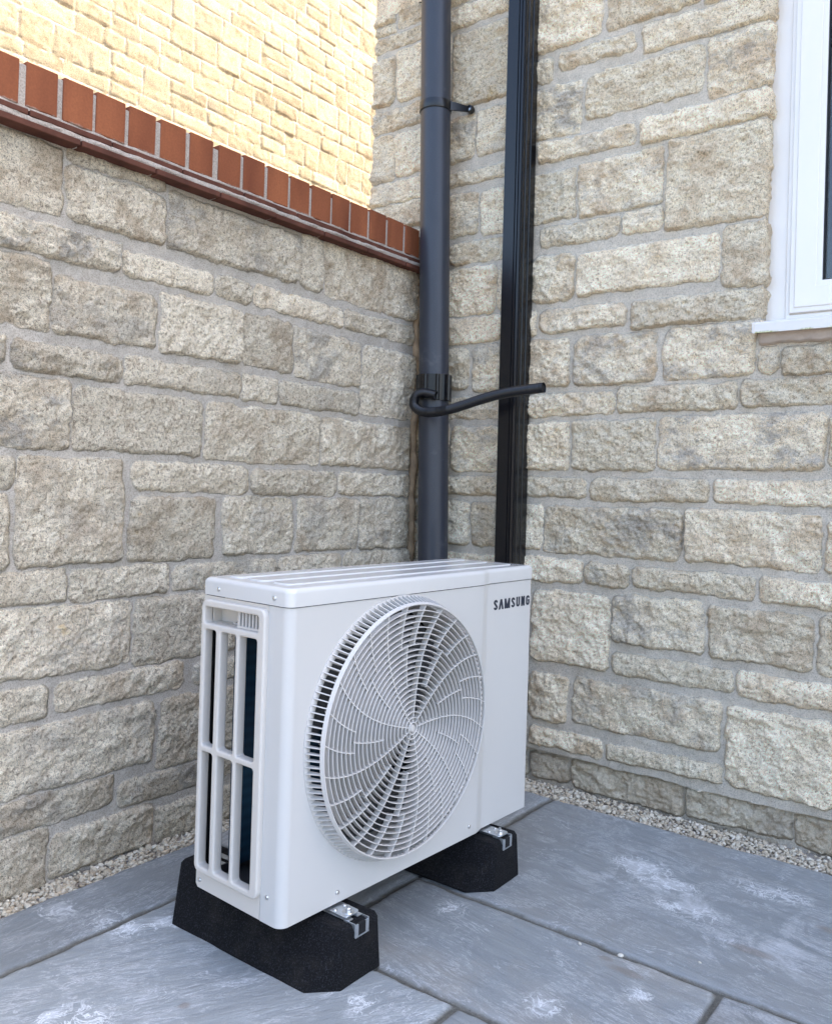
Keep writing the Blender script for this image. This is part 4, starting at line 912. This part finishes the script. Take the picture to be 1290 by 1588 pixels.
# lettering
def lettering():
    def arc(cx, cy, rx, ry, a0, a1, n=9): return [(cx+rx*math.cos(R(a0+(a1-a0)*k/n)), cy+ry*math.sin(R(a0+(a1-a0)*k/n))) for k in range(n+1)]
    w = .50; h = .105; i, o_ = h, w-h; cx = w/2; rx = cx-h
    Sg = [arc(cx, .735, rx, .16, -5, 180)+arc(cx, .735, rx, .15, 180, 235, 4)+arc(cx, .265, rx, .15, 55, 0, 4)+arc(cx, .265, rx, .16, 0, -180)]
    U = [[(i, 1), (i, .28)]+arc(cx, .265, rx, .16, 180, 360)+[(o_, 1)]]
    A = [[(.07, 0), (cx+.03, .97), (w-.01, 0)]]; M = [[(i, 0), (i, .94), (.36, .12), (.72-i, .94), (.72-i, 0)]]
    N = [[(i, 0), (i, .95), (o_, .05), (o_, 1)]]
    G = [arc(cx, .735, rx, .16, -5, 180)+arc(cx, .265, rx, .16, 180, 360)+[(o_, .5), (cx, .5)]]
    b = MB(); x0 = 0
    gl = [(Sg, w), (A, w+.04), (M, .72), (Sg, w), (U, w), (N, w), (G, w)]; tot = sum(g[1] for g in gl)+.15*6
    sx, sz = .170/tot, .0262
    for g_, wd in gl:
        for pl in g_:
            th = h*.98; n = len(pl); sharp = n in (3, 4, 5)
            if sharp:
                for k in range(n-1):
                    p, q = Vector(pl[k]), Vector(pl[k+1]); e_ = Vector((th, 0))*(1. if abs((q-p).x) < .01 else 1.12)
                    p = Vector((p.x, 0 if p.y < .5 else 1)); q = Vector((q.x, 0 if q.y < .5 else 1))
                    V = [(-.0077+.00006*k, .699+(x0+v.x)*sx, .6725+v.y*sz) for v in (p-e_, p+e_, q+e_, q-e_)]; b.add(V, [(0, 1, 2, 3)])
                continue
            L_, R_ = [], []
            for k, p in enumerate(pl):
                p = Vector((p[0], p[1])); a_ = Vector(pl[k-1]) if k else None; c_ = Vector(pl[k+1]) if k < n-1 else None
                d1 = (p-a_) if a_ else None; d2 = (c_-p) if c_ else None
                if d1 is not None and d1.length < 1e-6: d1 = None
                if d2 is not None and d2.length < 1e-6: d2 = None
                d1 = d1.normalized() if d1 else None; d2 = d2.normalized() if d2 else None
                n1 = Vector((-d1.y, d1.x)) if d1 else None; n2 = Vector((-d2.y, d2.x)) if d2 else None
                m_ = (n1+n2).normalized() if (n1 and n2) else (n1 or n2); q = max(.6, m_.dot(n1 or n2)); L_.append(p+m_*th/q); R_.append(p-m_*th/q)
            V = [(-.0077, .699+(x0+v.x)*sx, .6725+min(max(v.y, -.03), 1.03)*sz) for v in L_+R_]
            b.add(V, [(k, k+1, n+k+1, n+k) for k in range(n-1)])
        x0 += wd+.15
    me = bpy.data.meshes.new('brand_lettering'); me.from_pydata(b.v, [], b.f); link('brand_lettering', me, M_INK, ou)
lettering()
# screws
def screw(p, axis, r_=.0048):
    b = MB(); Mt = Matrix.Translation(p)@(Matrix.Rotation(R(90), 4, 'X') if axis == 'y' else Matrix.Rotation(R(90), 4, 'Y'))
    b.lathe([(0, .0032), (r_*.35, .0030), (r_*.75, .0022), (r_, .0008), (r_, -.001), (0, -.001)], 20, Mt)
    b.build('screw', M_STEELW, ou, 179)
for a, z in ((.216, .757), (.042, .757)): screw((-a, -.0027, z), 'y')
for a, z in ((.252, .145),): screw((-a, 0, z), 'y')
screw((-.040, 0, .178), 'y'); screw((.0002, .153, .148), 'x'); screw((.0002, .609, .152), 'x')
# feet with anchor bolts
def foot(y0):
    b = MB(); f = plate('mounting_foot', [rrect(-.052, y0-.021, .048, y0+.021, .008)], .0016, .0006, Matrix.Translation((0, 0, .1205)), M_GALV, ou, 40, 2)
    b.lathe([(0, .1235), (.0115, .1235), (.0125, .1225), (.0125, .1215), (0, .1215)], 28, Matrix.Translation((.035, y0, 0)))
    b.lathe([(0, .1305), (.0052, .1305), (.0062, .1295), (.0062, .1230), (0, .1230)], 6, Matrix.Translation((.035, y0, 0)))
    b.lathe([(0, .1345), (.0032, .1345), (.0032, .130), (0, .130)], 12, Matrix.Translation((.035, y0, 0)))
    b.build('anchor_bolt', M_STEELW, f, 30)
    c = MB()
    for dy in (-.0135, .0135):
        c.lathe([(0, .1250), (.003, .1246), (.0045, .1225), (.0045, .121), (0, .121)], 12, Matrix.Translation((.012, y0+dy, 0)))
    c.build('rivet', M_STEELW, f, 60)
foot(.150); foot(.693)
for y0 in (.150, .693):
    plate('rear_foot', [rrect(-DP-.045, y0-.021, -DP+.04, y0+.021, .008)], .0016, .0006, Matrix.Translation((0, 0, .1205)), M_GALV, ou, 40, 2)
for y0 in (.150, .693):
    b = MB(); b.box(-DP+.0, y0-.02, .1222, -.02, y0+.02, ZB+.0008); b.build('foot_bearer', M_GALV, ou)
